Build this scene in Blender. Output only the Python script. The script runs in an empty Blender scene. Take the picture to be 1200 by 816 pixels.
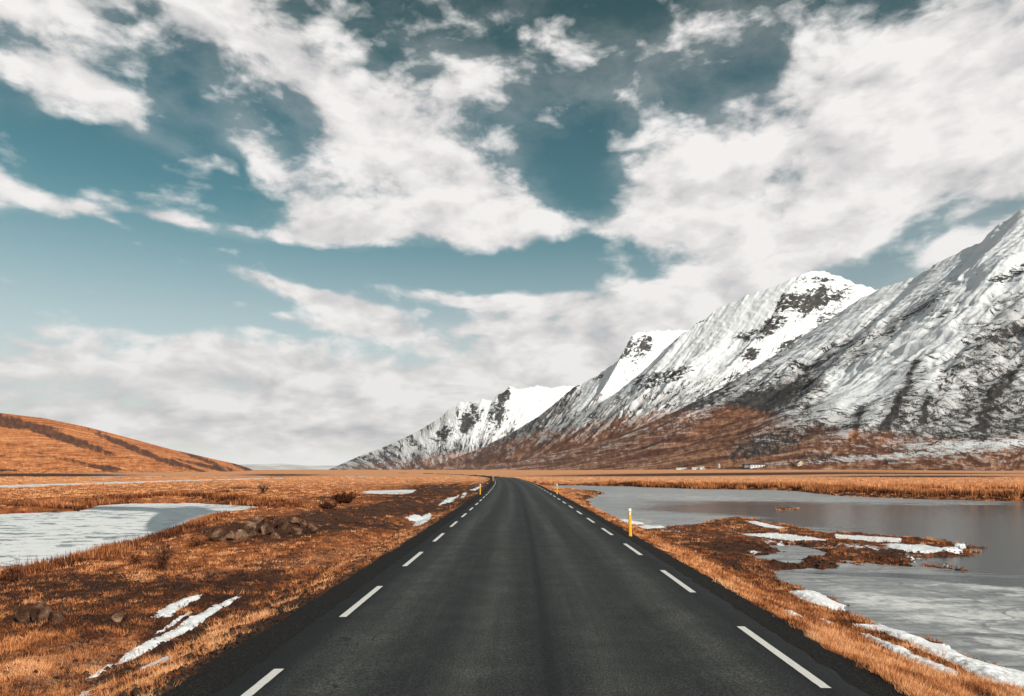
import bpy, math, random
import numpy as np
rng = np.random.default_rng(7); random.seed(7)
C = bpy.context.scene.collection
sc = bpy.context.scene
# ------------------------------------------------------------------ camera
F = 800.0; HY = 550.5; CX = 600.0; H = 2.3      # photo pixels: focal length, horizon row, centre column; eye height
cam = bpy.data.objects.new('camera', bpy.data.cameras.new('camera')); C.objects.link(cam)
cam.location = (0, 0, H); cam.rotation_euler = (math.radians(90), 0, 0)
cam.data.lens = 24; cam.data.sensor_width = 36; cam.data.shift_y = (HY-408)/1200
cam.data.clip_start = .1; cam.data.clip_end = 60000
sc.camera = cam
sc.view_settings.view_transform = 'Standard'; sc.view_settings.look = 'None'
sc.view_settings.exposure = 0.0; sc.view_settings.gamma = 1
try: sc.view_settings.use_curve_mapping = False
except Exception: pass
HAZE = 1.3e-5; SUN_EL = 30; SUN_AZ = 140      # azimuth clockwise from +Y (the view direction)
# ------------------------------------------------------------------ node helper
class NT:
    def __init__(s, nt): s.t = nt; s.n = nt.nodes; s.l = nt.links; s.n.clear()
    def new(s, k, **kw):
        n = s.n.new(k)
        for a, b in kw.items(): setattr(n, a, b)
        return n
    def put(s, inp, v):
        if v is None: return
        if hasattr(v, 'is_linked') or isinstance(v, bpy.types.NodeSocket): s.l.new(v, inp)
        else:
            if isinstance(v, (tuple, list)) and inp.type == 'RGBA' and len(v) == 3: v = (*v, 1)
            inp.default_value = v
    def m(s, op, a, b=None, c=None, clamp=False):
        n = s.new('ShaderNodeMath', operation=op, use_clamp=clamp)
        for i, v in enumerate((a, b, c)): s.put(n.inputs[i], v)
        return n.outputs[0]
    def v(s, op, a, b=None, sc_=None):
        n = s.new('ShaderNodeVectorMath', operation=op)
        s.put(n.inputs[0], a); s.put(n.inputs[1], b)
        if sc_ is not None: s.put(n.inputs['Scale'], sc_)
        return n.outputs[0]
    def xyz(s, a, b, c=0.0):
        n = s.new('ShaderNodeCombineXYZ')
        for i, v in enumerate((a, b, c)): s.put(n.inputs[i], v)
        return n.outputs[0]
    def sep(s, a):
        n = s.new('ShaderNodeSeparateXYZ'); s.put(n.inputs[0], a); return n.outputs
    def noise(s, vec, scale=1.0, detail=4.0, rough=.55, dist=0.0, lac=2.0):
        n = s.new('ShaderNodeTexNoise'); s.put(n.inputs['Vector'], vec)
        n.inputs['Scale'].default_value = scale; n.inputs['Detail'].default_value = detail
        n.inputs['Roughness'].default_value = rough; n.inputs['Distortion'].default_value = dist
        n.inputs['Lacunarity'].default_value = lac
        return n.outputs[0]
    def voro(s, vec, scale, feature='F1', rnd=1.0):
        n = s.new('ShaderNodeTexVoronoi', feature=feature); s.put(n.inputs['Vector'], vec)
        n.inputs['Scale'].default_value = scale; n.inputs['Randomness'].default_value = rnd
        return n.outputs['Distance']
    def ss(s, x, a, b, o0=0.0, o1=1.0):
        n = s.new('ShaderNodeMapRange', interpolation_type='SMOOTHSTEP'); s.put(n.inputs[0], x)
        for i, v in enumerate((a, b, o0, o1)): s.put(n.inputs[i+1], v)
        return n.outputs[0]
    def lin(s, x, a, b, o0=0.0, o1=1.0):
        n = s.new('ShaderNodeMapRange'); s.put(n.inputs[0], x)
        for i, v in enumerate((a, b, o0, o1)): s.put(n.inputs[i+1], v)
        return n.outputs[0]
    def mix(s, f, a, b, bt='MIX'):
        n = s.new('ShaderNodeMix', data_type='RGBA', blend_type=bt)
        s.put(n.inputs[0], f); s.put(n.inputs[6], a); s.put(n.inputs[7], b); return n.outputs[2]
    def ramp(s, f, stops, interp='LINEAR'):
        n = s.new('ShaderNodeValToRGB'); n.color_ramp.interpolation = interp; s.put(n.inputs[0], f)
        cr = n.color_ramp
        while len(cr.elements) < len(stops): cr.elements.new(.5)
        for e, (p, c) in zip(cr.elements, stops): e.position = p; e.color = (*c, 1)
        return n.outputs[0]
    def attr(s, name, vec=False):
        n = s.new('ShaderNodeAttribute', attribute_name=name); return n.outputs['Vector' if vec else 'Fac']
    def bump(s, h, strength=.5, dist=.1, normal=None):
        n = s.new('ShaderNodeBump'); s.put(n.inputs['Height'], h)
        n.inputs['Strength'].default_value = strength; n.inputs['Distance'].default_value = dist
        s.put(n.inputs['Normal'], normal); return n.outputs[0]
    def out(s, col, rough=.9, normal=None, spec=.3, **kw):
        p = s.new('ShaderNodeBsdfPrincipled'); s.put(p.inputs['Base Color'], col); s.put(p.inputs['Roughness'], rough)
        s.put(p.inputs['Normal'], normal); s.put(p.inputs['Specular IOR Level'], spec)
        for k, v in kw.items(): s.put(p.inputs[k.replace('_', ' ')], v)
        o = s.new('ShaderNodeOutputMaterial'); s.l.new(p.outputs[0], o.inputs[0]); return p
    def pos(s): return s.new('ShaderNodeNewGeometry').outputs['Position']
    def obj(s): return s.new('ShaderNodeTexCoord').outputs['Object']
def mat(name):
    m = bpy.data.materials.new(name); m.use_nodes = True; return m, NT(m.node_tree)
def srgb(r, g, b):
    return tuple(((c/255+.055)/1.055)**2.4 if c > 10 else c/255/12.92 for c in (r, g, b))
# ------------------------------------------------------------------ sky: Nishita + cloud layer by direction
w = bpy.data.worlds.new('World'); sc.world = w; w.use_nodes = True
N = NT(w.node_tree)
d = N.new('ShaderNodeTexCoord').outputs['Generated']
dx, dy, dz = N.sep(d)
hor = N.m('SQRT', N.m('ADD', N.m('MULTIPLY', dx, dx), N.m('MULTIPLY', dy, dy)))
az = N.m('ARCTAN2', dx, dy); el = N.m('DIVIDE', dz, N.m('MAXIMUM', hor, .05))
# clouds live on a layer: coordinates stretch towards the horizon
den = N.m('ADD', N.m('MAXIMUM', dz, 0.0), .22)
elw = N.m('ADD', N.m('MULTIPLY', el, 1.0), N.m('MULTIPLY', N.m('LOGARITHM', N.m('ADD', N.m('MAXIMUM', el, -.05), .14), 2.718), .26))
P = N.xyz(N.m('MULTIPLY', az, 1.15), N.m('MULTIPLY', elw, 1.25), N.m('MULTIPLY', dx, .3))
wob = N.new('ShaderNodeTexNoise'); N.put(wob.inputs['Vector'], P); wob.inputs['Scale'].default_value = 4.0; wob.inputs['Detail'].default_value = 3
wv = N.v('SCALE', N.v('SUBTRACT', wob.outputs['Color'], (.5, .5, .5)), sc_=.09)
P2 = N.v('ADD', P, wv)
AE = N.v('ADD', N.xyz(az, el), N.v('SCALE', wv, sc_=.45))
SUNP = (.03, .05, .02)
def fbm(off):
    q = N.v('ADD', P2, off)
    a = N.noise(q, 7.2, 9, .56); b = N.noise(q, 11.0, 4, .5)
    vo = N.new('ShaderNodeTexVoronoi', feature='F1'); N.put(vo.inputs['Vector'], q); vo.inputs['Scale'].default_value = 13.0
    vo.inputs['Detail'].default_value = 1.6; vo.inputs['Roughness'].default_value = .55; vo.normalize = True
    return N.m('ADD', N.m('ADD', N.m('MULTIPLY', a, .84), N.m('MULTIPLY', N.m('SUBTRACT', .55, vo.outputs['Distance']), .26)), N.m('MULTIPLY', N.m('ABSOLUTE', N.m('SUBTRACT', b, .5)), .35))
n0 = fbm((3.1, 1.7, 0)); n1 = fbm((3.1+SUNP[0], 1.7+SUNP[1], SUNP[2]))
BL = [ # px, py, rx, ry, angle, weight  (photo pixels turned into directions)
 (930,215,330,150,-24,1.25),(1090,140,270,130,-26,1.0),(1190,150,200,130,-20,1.0),(840,285,190,100,-15,1.0),(830,345,150,50,-10,.9),(790,370,110,35,-5,.7),
 (1175,25,150,45,-38,.8),(1150,290,130,28,-25,.9),(780,190,90,50,-25,.55),(1000,245,210,50,-22,.8),(1060,80,160,60,-28,.9),(960,140,190,90,-25,.8),(1120,200,190,60,-15,.6),
 (530,215,190,100,30,1.15),(440,150,160,80,38,1.0),(325,85,170,70,28,.85),(500,270,190,28,0,1.2),(680,262,90,20,2,.85),
 (285,150,80,32,45,.8),(345,225,85,45,60,.85),(400,275,90,18,0,.7),(590,250,90,50,10,.8),(270,165,60,20,10,.5),
 (60,50,190,100,32,1.0),(225,15,190,75,15,.9),(85,98,120,26,12,.85),(140,128,60,22,35,.6),
 (25,228,80,22,22,1.0),(75,240,70,16,10,.9),(130,257,50,10,20,.8),(215,262,120,15,6,1.1),(320,277,80,9,3,.85),(200,170,80,14,12,.5),(190,190,50,8,5,.5),
 (330,340,150,14,9,1.1),(400,362,190,24,20,1.2),(330,372,110,9,8,.9),(470,385,200,30,14,.9),(500,345,90,12,5,.7),(600,348,120,20,8,.9),(640,385,170,36,8,1.1),(700,410,120,45,0,1.0),(560,385,120,9,0,.6),
 (200,402,170,10,2,.5),(360,435,360,40,4,1.15),(380,470,520,50,0,1.2),(350,520,800,42,0,1.2),(40,430,200,14,0,.55),(60,480,300,40,0,.5),(620,470,260,70,0,1.2),(700,450,160,60,0,1.1),
 (650,110,260,90,15,.42),(540,80,120,40,30,.5),(760,60,160,50,0,.42),(900,30,200,40,-5,.5),(720,100,90,60,40,.4),(1500,200,400,200,0,.9),(-400,150,400,150,0,.6),
 (450,315,420,26,2,-.8),(650,312,210,34,0,-1.0),(690,225,75,110,10,-.75),(650,300,190,40,0,-.5),(640,120,120,60,20,-.3),(160,325,330,50,0,-.8),(80,370,230,34,-1,-.7),(1040,300,110,30,-35,-.9),(640,165,80,50,40,-.5),(150,190,140,30,12,-.4)]
cov = None
for px, py, rx, ry, an, wt in BL:
    u = (px-CX)/F; a0 = math.atan(u); e0 = (HY-py)/F/math.hypot(1, u)
    kx = 1/(1+u*u) if abs(px-600) < 700 else .6; ky = 1/math.hypot(1, u)
    rx *= 1.08; ry *= 1.15; mp = N.new('ShaderNodeMapping', vector_type='TEXTURE'); N.put(mp.inputs[0], AE)
    mp.inputs['Location'].default_value = (a0, e0, 0); mp.inputs['Rotation'].default_value = (0, 0, -math.radians(an))
    mp.inputs['Scale'].default_value = (rx/F*kx, ry/F*ky, 1)
    g = N.new('ShaderNodeTexGradient', gradient_type='SPHERICAL'); N.put(g.inputs[0], mp.outputs[0])
    t = N.m('MULTIPLY', g.outputs['Fac'], wt)
    cov = t if cov is None else N.m('ADD', cov, t)
cov = N.m('MINIMUM', cov, 1.5)
# elsewhere in the sky (behind the viewer) scattered cloud
side = N.ss(dy, .45, .1)
cov = N.m('ADD', cov, N.m('MULTIPLY', side, .12))
dens = N.m('ADD', N.m('SUBTRACT', N.m('MULTIPLY', cov, .66), .30), N.m('MULTIPLY', N.m('SUBTRACT', n0, .482), 3.3))
alpha = N.m('POWER', N.ss(dens, -.16, .50), 1.0)
veil = N.m('MULTIPLY', N.ss(N.m('ADD', N.m('ADD', N.m('MULTIPLY', cov, .35), N.m('MULTIPLY', N.ss(el, .30, .46), .17)), N.m('MULTIPLY', N.m('SUBTRACT', N.noise(P2, 3.0, 10, .64), .5), 1.5)), .05, .62), .30)
alpha = N.m('MAXIMUM', alpha, veil)
relief = N.m('MULTIPLY', N.m('SUBTRACT', n0, n1), 2.0)
thick = N.ss(dens, .4, 1.3)
low = N.ss(el, .20, .05)
shade = N.m('ADD', N.m('ADD', .80, relief), N.m('MULTIPLY', thick, .10))
shade = N.m('SUBTRACT', shade, N.m('MULTIPLY', low, .08), clamp=True)
ccol = N.ramp(shade, [(0, srgb(150,156,163)), (.4, srgb(200,199,201)), (.7, srgb(225,222,221)), (1, srgb(247,244,242))])
sky = N.new('ShaderNodeTexSky', sky_type='NISHITA', sun_disc=False)
sky.sun_elevation = math.radians(SUN_EL); sky.sun_rotation = math.radians(SUN_AZ)
sky.air_density = 1.0; sky.dust_density = .6; sky.ozone_density = 1.5
STR = .10
tint = N.ramp(N.lin(el, 0, .8), [(0, (.68,.64,.58)), (.22, (.84,.93,.74)), (.42, (.48,.84,.64)), (.62, (.31,.66,.50)), (.8, (.25,.53,.36)), (1, (.18,.38,.27))])
skyc = N.mix(1.0, sky.outputs[0], tint, 'MULTIPLY')
hz = N.ss(el, .40, -.02)
skyc = N.mix(N.m('MULTIPLY', hz, .62), skyc, tuple(c/STR for c in srgb(240,240,239)))
cl = N.v('SCALE', ccol, sc_=1/STR)
tot = N.mix(alpha, skyc, cl)
tot = N.mix(N.m('MULTIPLY', N.ss(el, .045, .004), .9), tot, tuple(c/STR for c in srgb(248,247,245)))
bg = N.new('ShaderNodeBackground'); N.put(bg.inputs[0], tot); bg.inputs[1].default_value = STR
wo = N.new('ShaderNodeOutputWorld'); N.l.new(bg.outputs[0], wo.inputs[0])
w.cycles.sampling_method = 'MANUAL'; w.cycles.sample_map_resolution = 512
# ------------------------------------------------------------------ sun
sl = bpy.data.lights.new('sun', 'SUN'); sl.energy = 5.0; sl.angle = math.radians(.53); sl.color = (1, .93, .84)
so = bpy.data.objects.new('sun', sl); C.objects.link(so)
so.rotation_euler = (math.radians(90-SUN_EL), 0, math.radians(180-SUN_AZ)); so.location = (30, -30, 40)
# ------------------------------------------------------------------ numpy noise
PERM = np.random.default_rng(3).permutation(4096).astype(np.int64)
GA = np.random.default_rng(4).uniform(0, 2*np.pi, 4096); GX, GY = np.cos(GA), np.sin(GA)
def pn(x, y, seed=0):
    x = np.asarray(x, float); y = np.asarray(y, float)
    xi = np.floor(x).astype(np.int64); yi = np.floor(y).astype(np.int64); fx = x-xi; fy = y-yi
    u = fx*fx*fx*(fx*(fx*6-15)+10); v = fy*fy*fy*(fy*(fy*6-15)+10)
    def g(a, b):
        h = PERM[(PERM[(xi+a+seed*57) & 4095]+yi+b) & 4095]; return GX[h]*(fx-a)+GY[h]*(fy-b)
    return ((g(0,0)*(1-u)+g(1,0)*u)*(1-v)+(g(0,1)*(1-u)+g(1,1)*u)*v)*1.5
def fb(x, y, o=4, seed=0, r=.5):
    s = 0; a = 1; n = 0
    for i in range(o): s = s+a*pn(x*2**i+i*13.7, y*2**i-i*7.3, seed+i); n += a; a *= r
    return s/n
def sst(x, a, b): t = np.clip((x-a)/(b-a), 0, 1); return t*t*(3-2*t)
def sdf(x, y, poly):      # signed distance, negative inside
    P_ = np.array(poly); Q = np.roll(P_, -1, 0); best = np.full(x.shape, 1e18); ins = np.zeros(x.shape, bool)
    for (ax, ay), (bx, by) in zip(P_, Q):
        ex, ey = bx-ax, by-ay; wx, wy = x-ax, y-ay
        t = np.clip((wx*ex+wy*ey)/(ex*ex+ey*ey+1e-12), 0, 1)
        best = np.minimum(best, (wx-t*ex)**2+(wy-t*ey)**2)
        c = ((ay > y) != (by > y)); ins ^= c & (x < (bx-ax)*(y-ay)/(by-ay+1e-18)+ax)
    return np.where(ins, -1, 1)*np.sqrt(best)
def g2w(pts, z):          # photo pixels on a level at height z -> world plan
    return [((px-CX)/F*(H-z)*F/max(py-HY, .8), (H-z)*F/max(py-HY, .8)) for px, py in pts]
# ------------------------------------------------------------------ plan of the place
WL = -1.1
RCY = np.array([-60,0,20,45,65,90,115,150,190,225,260,350,500,900.])
RCX = np.array([-.6,.2,.5,.65,.68,.55,.25,-.7,-2.1,-3.6,-6.5,-20,-60,-220.])
_yy = np.linspace(-60, 900, 4000); _xx = np.interp(_yy, RCY, RCX)
_k = np.hanning(61); _k /= _k.sum(); _pad = np.concatenate([_xx[0]+(_xx[1]-_xx[0])*np.arange(-30,0), _xx, _xx[-1]+(_xx[-1]-_xx[-2])*np.arange(1,31)])
_xs = np.convolve(_pad, _k, 'valid')
def rc(y): return np.interp(y, _yy, _xs)
def rz(y): return -1.6*sst(y, 195, 290)
LAKE_L = g2w([(-1500,1010),(-600,830),(-300,745),(-100,697),(0,675),(51,667),(112,650),(145,638),(196,624.5),(220,616),(250,604),(281,600),(322,599),(325,597),(300,594),(225,590),(150,590.5),(112,593),(92,599.5),(45,601),(0,603),(-200,607),(-900,615),(-2500,660)], WL)
RIVER_L = g2w([(-1200,606),(0,575),(107,570),(213,566),(320,562.5),(345,561.3),(345,560.5),(320,560.2),(213,563),(107,566),(0,569),(-1200,592)], WL)
POND = g2w([(430,575.5),(485,574),(482,578),(462,582.5),(438,583),(431,580)], WL)
POND2 = g2w([(403,560.3),(440,560.3),(436,558.8),(406,558.8)], WL)
CREEK = g2w([(40,560),(190,559.5),(195,558.4),(60,558.6)], WL)
LAKE_R = g2w([(2600,1500),(1500,930),(1300,835),(1200,790),(1168,781),(1119,763),(1112,754),(1070,746),(1023,730),(995,721),(997,710),(983,703),(951,693),(923,684),(909,675),(916,668),(951,665),(976,665),(1021,660),(1056,658),(1088,660),(1105,653),(1137,650),(1140,644),(1105,637),(1056,632),(1011,628),(965,626),(930,619),(895,611),(870,606.5),(839,608),(815,616),(770,619),(755,613),(730,609),(719,605),(699,598),(689,585),(713,578),(673,574.5),(634,570.3),(636,569.4),(673,569),(730,570),(815,573),(900,574.5),(940,576),(976,581),(1070,585),(1200,588),(1600,600),(3200,640)], WL)
ISLE = g2w([(902,596.8),(914,595),(936,595.6),(934,597.5),(908,598.2)], WL)
PUDDLE = g2w([(885,652),(898,643),(925,640),(962,641),(968,650),(950,655),(920,659),(895,658)], WL)
MTPUD = g2w([(880,606),(930,606)], WL)
def water_sd(x, y):
    r = np.hypot(x, y)
    jit = (.05+.004*r)*fb(x/(.8+.02*r), y/(.8+.02*r), 5, 21, .6)*2.6
    jit = jit+(3.6*fb(x/2.6, y/3.4, 6, 23, .62)+.25)*sst(x, 8.5, 11)*sst(y, 14, 18)*sst(y, 46, 36)*sst(x, 30, 22)
    a = np.minimum(sdf(x, y, LAKE_L), sdf(x, y, RIVER_L)); a = np.minimum(a, sdf(x, y, POND)); a = np.minimum(a, sdf(x, y, POND2)); a = np.minimum(a, sdf(x, y, CREEK))
    b = sdf(x, y, LAKE_R); b = np.maximum(b, -sdf(x, y, ISLE)); b = np.minimum(b, sdf(x, y, PUDDLE)+.1)
    return np.minimum(a, b)+jit
def land(x, y, full=False):
    """ground height; with full also the masks"""
    x = np.asarray(x, float); y = np.asarray(y, float)
    s = x-rc(y); wd = water_sd(x, y); r = np.hypot(x, y)
    left = s < 0
    plain = np.where(left, -.62, -.72)+.12*fb(x/9, y/9, 3, 5)+.12*sst(r, 40, 200)
    # strip of marsh between road bank and the right lake stays low; plain far to the right climbs towards the mountain foot
    plain = np.where(~left & (y < 75) & (x < 45), -.93+.09*fb(x/2.5, y/2.5, 3, 9), plain)
    plain = plain+8.0*sst(y-.25*np.abs(x), 500, 1500)*sst(x, 60, 600)+1.5*sst(y, 700, 3000)
    # boulder bank on the left
    bx, by = g2w([(258,632),(560,571)], -.55)[0], g2w([(258,632),(470,592)], -.6)[1]
    ex, ey = by[0]-bx[0], by[1]-bx[1]; L = math.hypot(ex, ey); tt = ((x-bx[0])*ex+(y-bx[1])*ey)/L
    pp = ((x-bx[0])*ey-(y-bx[1])*ex)/L
    tc = np.clip(tt, 0, L); dist = np.hypot(tt-tc, pp)
    plain = np.maximum(plain, -.95+.75*np.exp(-(dist/1.1)**2)) if False else plain+.42*np.exp(-(dist/1.3)**2)*(s < -5)
    ditch = np.exp(-((s+6.6-.02*y)/1.1)**2)*sst(y, 60, 30)*(s < 0)
    plain = plain-.28*ditch
    far_f = sst(r, 1.0, 3.0)
    z = np.where(wd > 0, WL+(plain-WL)*sst(wd, -.15, np.where(left, 1.6, .9)+.015*r), WL)
    z = np.where(wd < .06*(1+.02*r), WL-.6*sst(-wd, -.06*(1+.02*r), .5+.01*r)-.004, np.maximum(z, WL+.02+.0*z))
    # road bank
    a = np.abs(s); bank = rz(y)-.035-.10*sst(a, 3.3, 4.0)-(np.where(left, .30, .36))*np.maximum(a-4.0-.25*fb(x/1.5, y/1.5, 3, 12), 0)
    bank = np.where(y < 700, bank, -50)
    z = np.maximum(z, bank)
    onroad = sst(a, 3.8, 4.6)
    hum = (.07*fb(x/.9, y/.9, 4, 31)+.05*np.abs(fb(x/.35, y/.35, 3, 33)))*onroad*sst(wd, 0, .8)*sst(r, 400, 60)
    hum = hum+.25*fb(x/6, y/6, 3, 35)*onroad*sst(wd, .3, 4)*sst(a, 7, 12)*left
    z = z+hum
    if not full: return z
    return z, s, wd
def px2g(px, py, it=14):  # photo pixel -> point on the ground
    px = np.atleast_1d(np.array(px, float)); py = np.atleast_1d(np.array(py, float)); z = np.full(px.shape, -.6)
    for _ in range(it):
        Y = (H-z)*F/np.maximum(py-HY, .8); X = (px-CX)/F*Y; z = .5*z+.5*land(X, Y)
    return X, Y, z
# ------------------------------------------------------------------ mesh / tagging helpers
def mesh_np(name, V, Fq, mats, parent=None, smooth=False, attrs=None, loc=None):
    me = bpy.data.meshes.new(name); V = np.asarray(V, np.float32); Fq = np.asarray(Fq, np.int32); k = Fq.shape[1]
    me.vertices.add(len(V)); me.vertices.foreach_set('co', V.ravel())
    me.loops.add(Fq.size); me.loops.foreach_set('vertex_index', Fq.ravel())
    me.polygons.add(len(Fq)); me.polygons.foreach_set('loop_start', np.arange(0, Fq.size, k, dtype=np.int32))
    if smooth: me.polygons.foreach_set('use_smooth', np.ones(len(Fq), bool))
    me.update(calc_edges=True); me.validate()
    for an, av in (attrs or {}).items():
        av = np.asarray(av, np.float32)
        if av.ndim == 1: me.attributes.new(an, 'FLOAT', 'POINT').data.foreach_set('value', av)
        else: me.attributes.new(an, 'FLOAT_VECTOR', 'POINT').data.foreach_set('vector', av.ravel())
    for m_ in (mats if isinstance(mats, (list, tuple)) else [mats]): me.materials.append(m_)
    o = bpy.data.objects.new(name, me); C.objects.link(o); o.parent = parent
    if loc is not None: o.location = loc
    return o
def tag(o, label=None, cat=None, group=None, kind=None):
    for k, v in (('label', label), ('category', cat), ('group', group), ('kind', kind)):
        if v: o[k] = v
    return o
def empty(name, loc, rz_=0.0):
    o = bpy.data.objects.new(name, None); C.objects.link(o); o.location = loc; o.rotation_euler = (0, 0, rz_); o.empty_display_size = .2; return o
def gridf(nr, nc):
    a = (np.arange(nr-1)[:, None]*nc+np.arange(nc-1)[None, :]).ravel(); return np.stack([a, a+1, a+nc+1, a+nc], 1)
def ell(X, Y, e):          # blob list in photo pixels on ground -> mask 0..1
    m_ = np.zeros(X.shape); Ys = np.maximum(Y, .5); px = CX+F*X/Ys; py = HY+F*(H+.6)/Ys
    for cx, cy, rx, ry, an, wt in e:
        c, s_ = math.cos(math.radians(an)), math.sin(math.radians(an)); u = ((px-cx)*c+(py-cy)*s_)/rx; v = (-(px-cx)*s_+(py-cy)*c)/ry
        m_ = np.maximum(m_, wt*np.exp(-(u*u+v*v)))
    return np.where(Y > 1, m_, 0)
# ------------------------------------------------------------------ materials: ground
def ground_mat():
    m, n = mat('ground'); p = n.pos(); soil = n.attr('soil'); snow = n.attr('snow'); pale = n.attr('pale'); grav = n.attr('gravel')
    a = n.noise(p, 1.1, 8, .65); b = n.noise(p, 9, 6, .7); c = n.noise(p, .05, 4, .6); fine = n.noise(p, 55, 4, .7)
    x, y, z = n.sep(p)
    fib = n.noise(n.xyz(n.m('MULTIPLY', x, .12), n.m('MULTIPLY', y, .6), z), 1.0, 8, .75)
    g = n.m('ADD', n.m('ADD', n.m('MULTIPLY', a, .35), n.m('MULTIPLY', b, .4)), n.m('MULTIPLY', fine, .25))
    gc = n.ramp(g, [(.34, (.022,.009,.006)), (.44, (.085,.026,.011)), (.52, (.31,.095,.030)), (.60, (.58,.22,.075)), (.72, (.74,.38,.18))])
    gc = n.mix(n.ss(c, .42, .62), gc, n.mix(1.0, gc, (1.1,1.15,1.2), 'MULTIPLY'))
    farc = n.ramp(fib, [(.3, (.26,.080,.030)), (.46, (.56,.22,.085)), (.62, (.80,.41,.21))])
    dist = n.v('LENGTH', p); 
    ln = n.new('ShaderNodeVectorMath', operation='LENGTH'); n.put(ln.inputs[0], p)
    gc = n.mix(n.ss(ln.outputs['Value'], 60, 220), gc, farc)
    pc = n.ramp(g, [(.3, (.25,.15,.09)), (.55, (.55,.38,.25)), (.75, (.75,.62,.5))])
    gc = n.mix(n.m('MULTIPLY', pale, n.ss(b, .35, .6)), gc, pc)
    sc_ = n.ramp(g, [(.32, (.012,.007,.005)), (.48, (.045,.020,.012)), (.58, (.13,.050,.024)), (.72, (.30,.12,.05))])
    sf = n.ss(n.m('ADD', soil, n.m('MULTIPLY', n.m('SUBTRACT', n.noise(p, 2.2, 9, .75), .5), 2.4)), .28, .50)
    gc = n.mix(sf, gc, sc_)
    gv = n.ramp(n.noise(p, 90, 4, .75), [(.3, (.006,.006,.006)), (.55, (.018,.017,.016)), (.8, (.055,.05,.045))])
    gf = n.ss(n.m('ADD', grav, n.m('MULTIPLY', n.m('SUBTRACT', n.noise(p, 5, 6, .7), .5), .9)), .42, .58)
    gc = n.mix(gf, gc, gv)
    nf = n.ss(n.m('ADD', snow, n.m('MULTIPLY', n.m('SUBTRACT', n.noise(p, 3.5, 8, .72), .5), 1.7)), .56, .64)
    gc = n.mix(nf, gc, (.78,.79,.80))
    h = n.m('ADD', n.m('MULTIPLY', b, .6), n.m('MULTIPLY', fine, .4))
    n.out(gc, n.mix(nf, (.95,)*3, (.6,)*3), n.bump(h, .9, .08), .15); return m
# ------------------------------------------------------------------ ground sheet
def ground():
    dd = np.arange(420, 3.6, -.62); Ys = (H+.6)*F/dd
    near = np.linspace(-40, Ys[0], 60)[:-1]; far = np.geomspace(Ys[-1], 17500, 66)[1:]
    Y = np.concatenate([near, Ys, far])
    t = np.concatenate([-np.geomspace(14, .86, 60), np.arange(-.85, .85, 1/760), np.geomspace(.86, 14, 60)])
    W = np.maximum(Y, 5.0); X = W[:, None]*t[None, :]; YY = np.repeat(Y[:, None], len(t), 1)
    # keep the sheet inside 30 km
    X = np.clip(X, -17500, 17500)
    z, s, wd = land(X, YY, True)
    a = np.abs(s); r = np.hypot(X, YY)
    grav = sst(a, 4.35, 3.75)*(YY < 600)+.33*sst(-s, 7.0, 4.0)*(s < 0)*(YY < 60)
    soil = ell(X, YY, SOIL)+.25*sst(-s, 6, 4.2)*(s < 0)+.5*sst(wd, .5, .0)*(s < -5)*(wd > 0)
    soil = np.maximum(soil, .75*sst(wd, 2.5+.02*r, 0)*(wd > 0)*(r > 60)*(X > 0))
    soil = np.maximum(soil, (.45*sst(s, 6.0, 7.0))*(YY < 70)*(X < 40)*(s > 0))
    pale = ell(X, YY, PALE)+.25*sst(r, 150, 500)
    snow = ell(X, YY, SNOWB)+.12*0
    V = np.stack([X, YY, z], -1).reshape(-1, 3)
    o = mesh_np('ground', V, gridf(len(Y), len(t)), GROUND, smooth=True, attrs={'soil': np.clip(soil,0,1.3).ravel(), 'gravel': grav.ravel(), 'pale': pale.ravel(), 'snow': snow.ravel()})
    tag(o, kind='structure')
SOIL = [(70,790,150,40,0,.22),(110,692,190,24,0,.85),(260,700,90,22,-28,.9),(200,735,130,18,-30,.75),(330,690,90,14,-30,.6),(80,722,140,20,0,.75),(300,770,120,40,-35,.5),
        (510,577,75,9,-3,1.25),(440,600,130,9,-6,1.1),(350,617,120,9,-3,1.0),(310,622,85,13,-4,1.3),(430,615,60,5,0,.8),(390,584,40,3,0,.7),
        (60,590,60,3,0,.5),(280,573,30,2,0,.6),(30,557,120,2,0,1.0),(330,557,60,1.5,0,.7),(880,634,90,9,5,1.0),(960,650,90,8,5,1.0),(860,650,50,8,20,.7),(1060,640,70,6,3,.8),
        (840,556,200,1.6,-.5,1.1),(1080,558.5,120,1.2,0,.9),(1000,555,250,1.0,0,.8)]
PALE = [(110,765,160,14,-8,.8),(60,780,110,12,-5,.6),(240,765,60,10,-35,.5),(420,660,60,6,-15,.35),(760,560,200,3,0,.5),(1040,556,200,2.5,0,.4),(100,555,200,1.5,0,.5),(300,665,160,6,-12,.3),(480,640,60,6,-30,.3)]
SNOWB = [(1010,632,80,3.2,4,.62),(1090,643,45,4.5,6,.75),(920,627,60,3.5,6,.6),(960,640,40,4,5,.25),(790,615,50,4,10,.5),(860,612,30,3,10,.45),(1080,655,40,3,0,.35),(1110,548,90,3,-2,.8),(1010,549,50,1.6,0,.6),(545,580,12,4,-30,.4),(560,572,10,2,-20,.5)]
GROUND = ground_mat()
ground()
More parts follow.
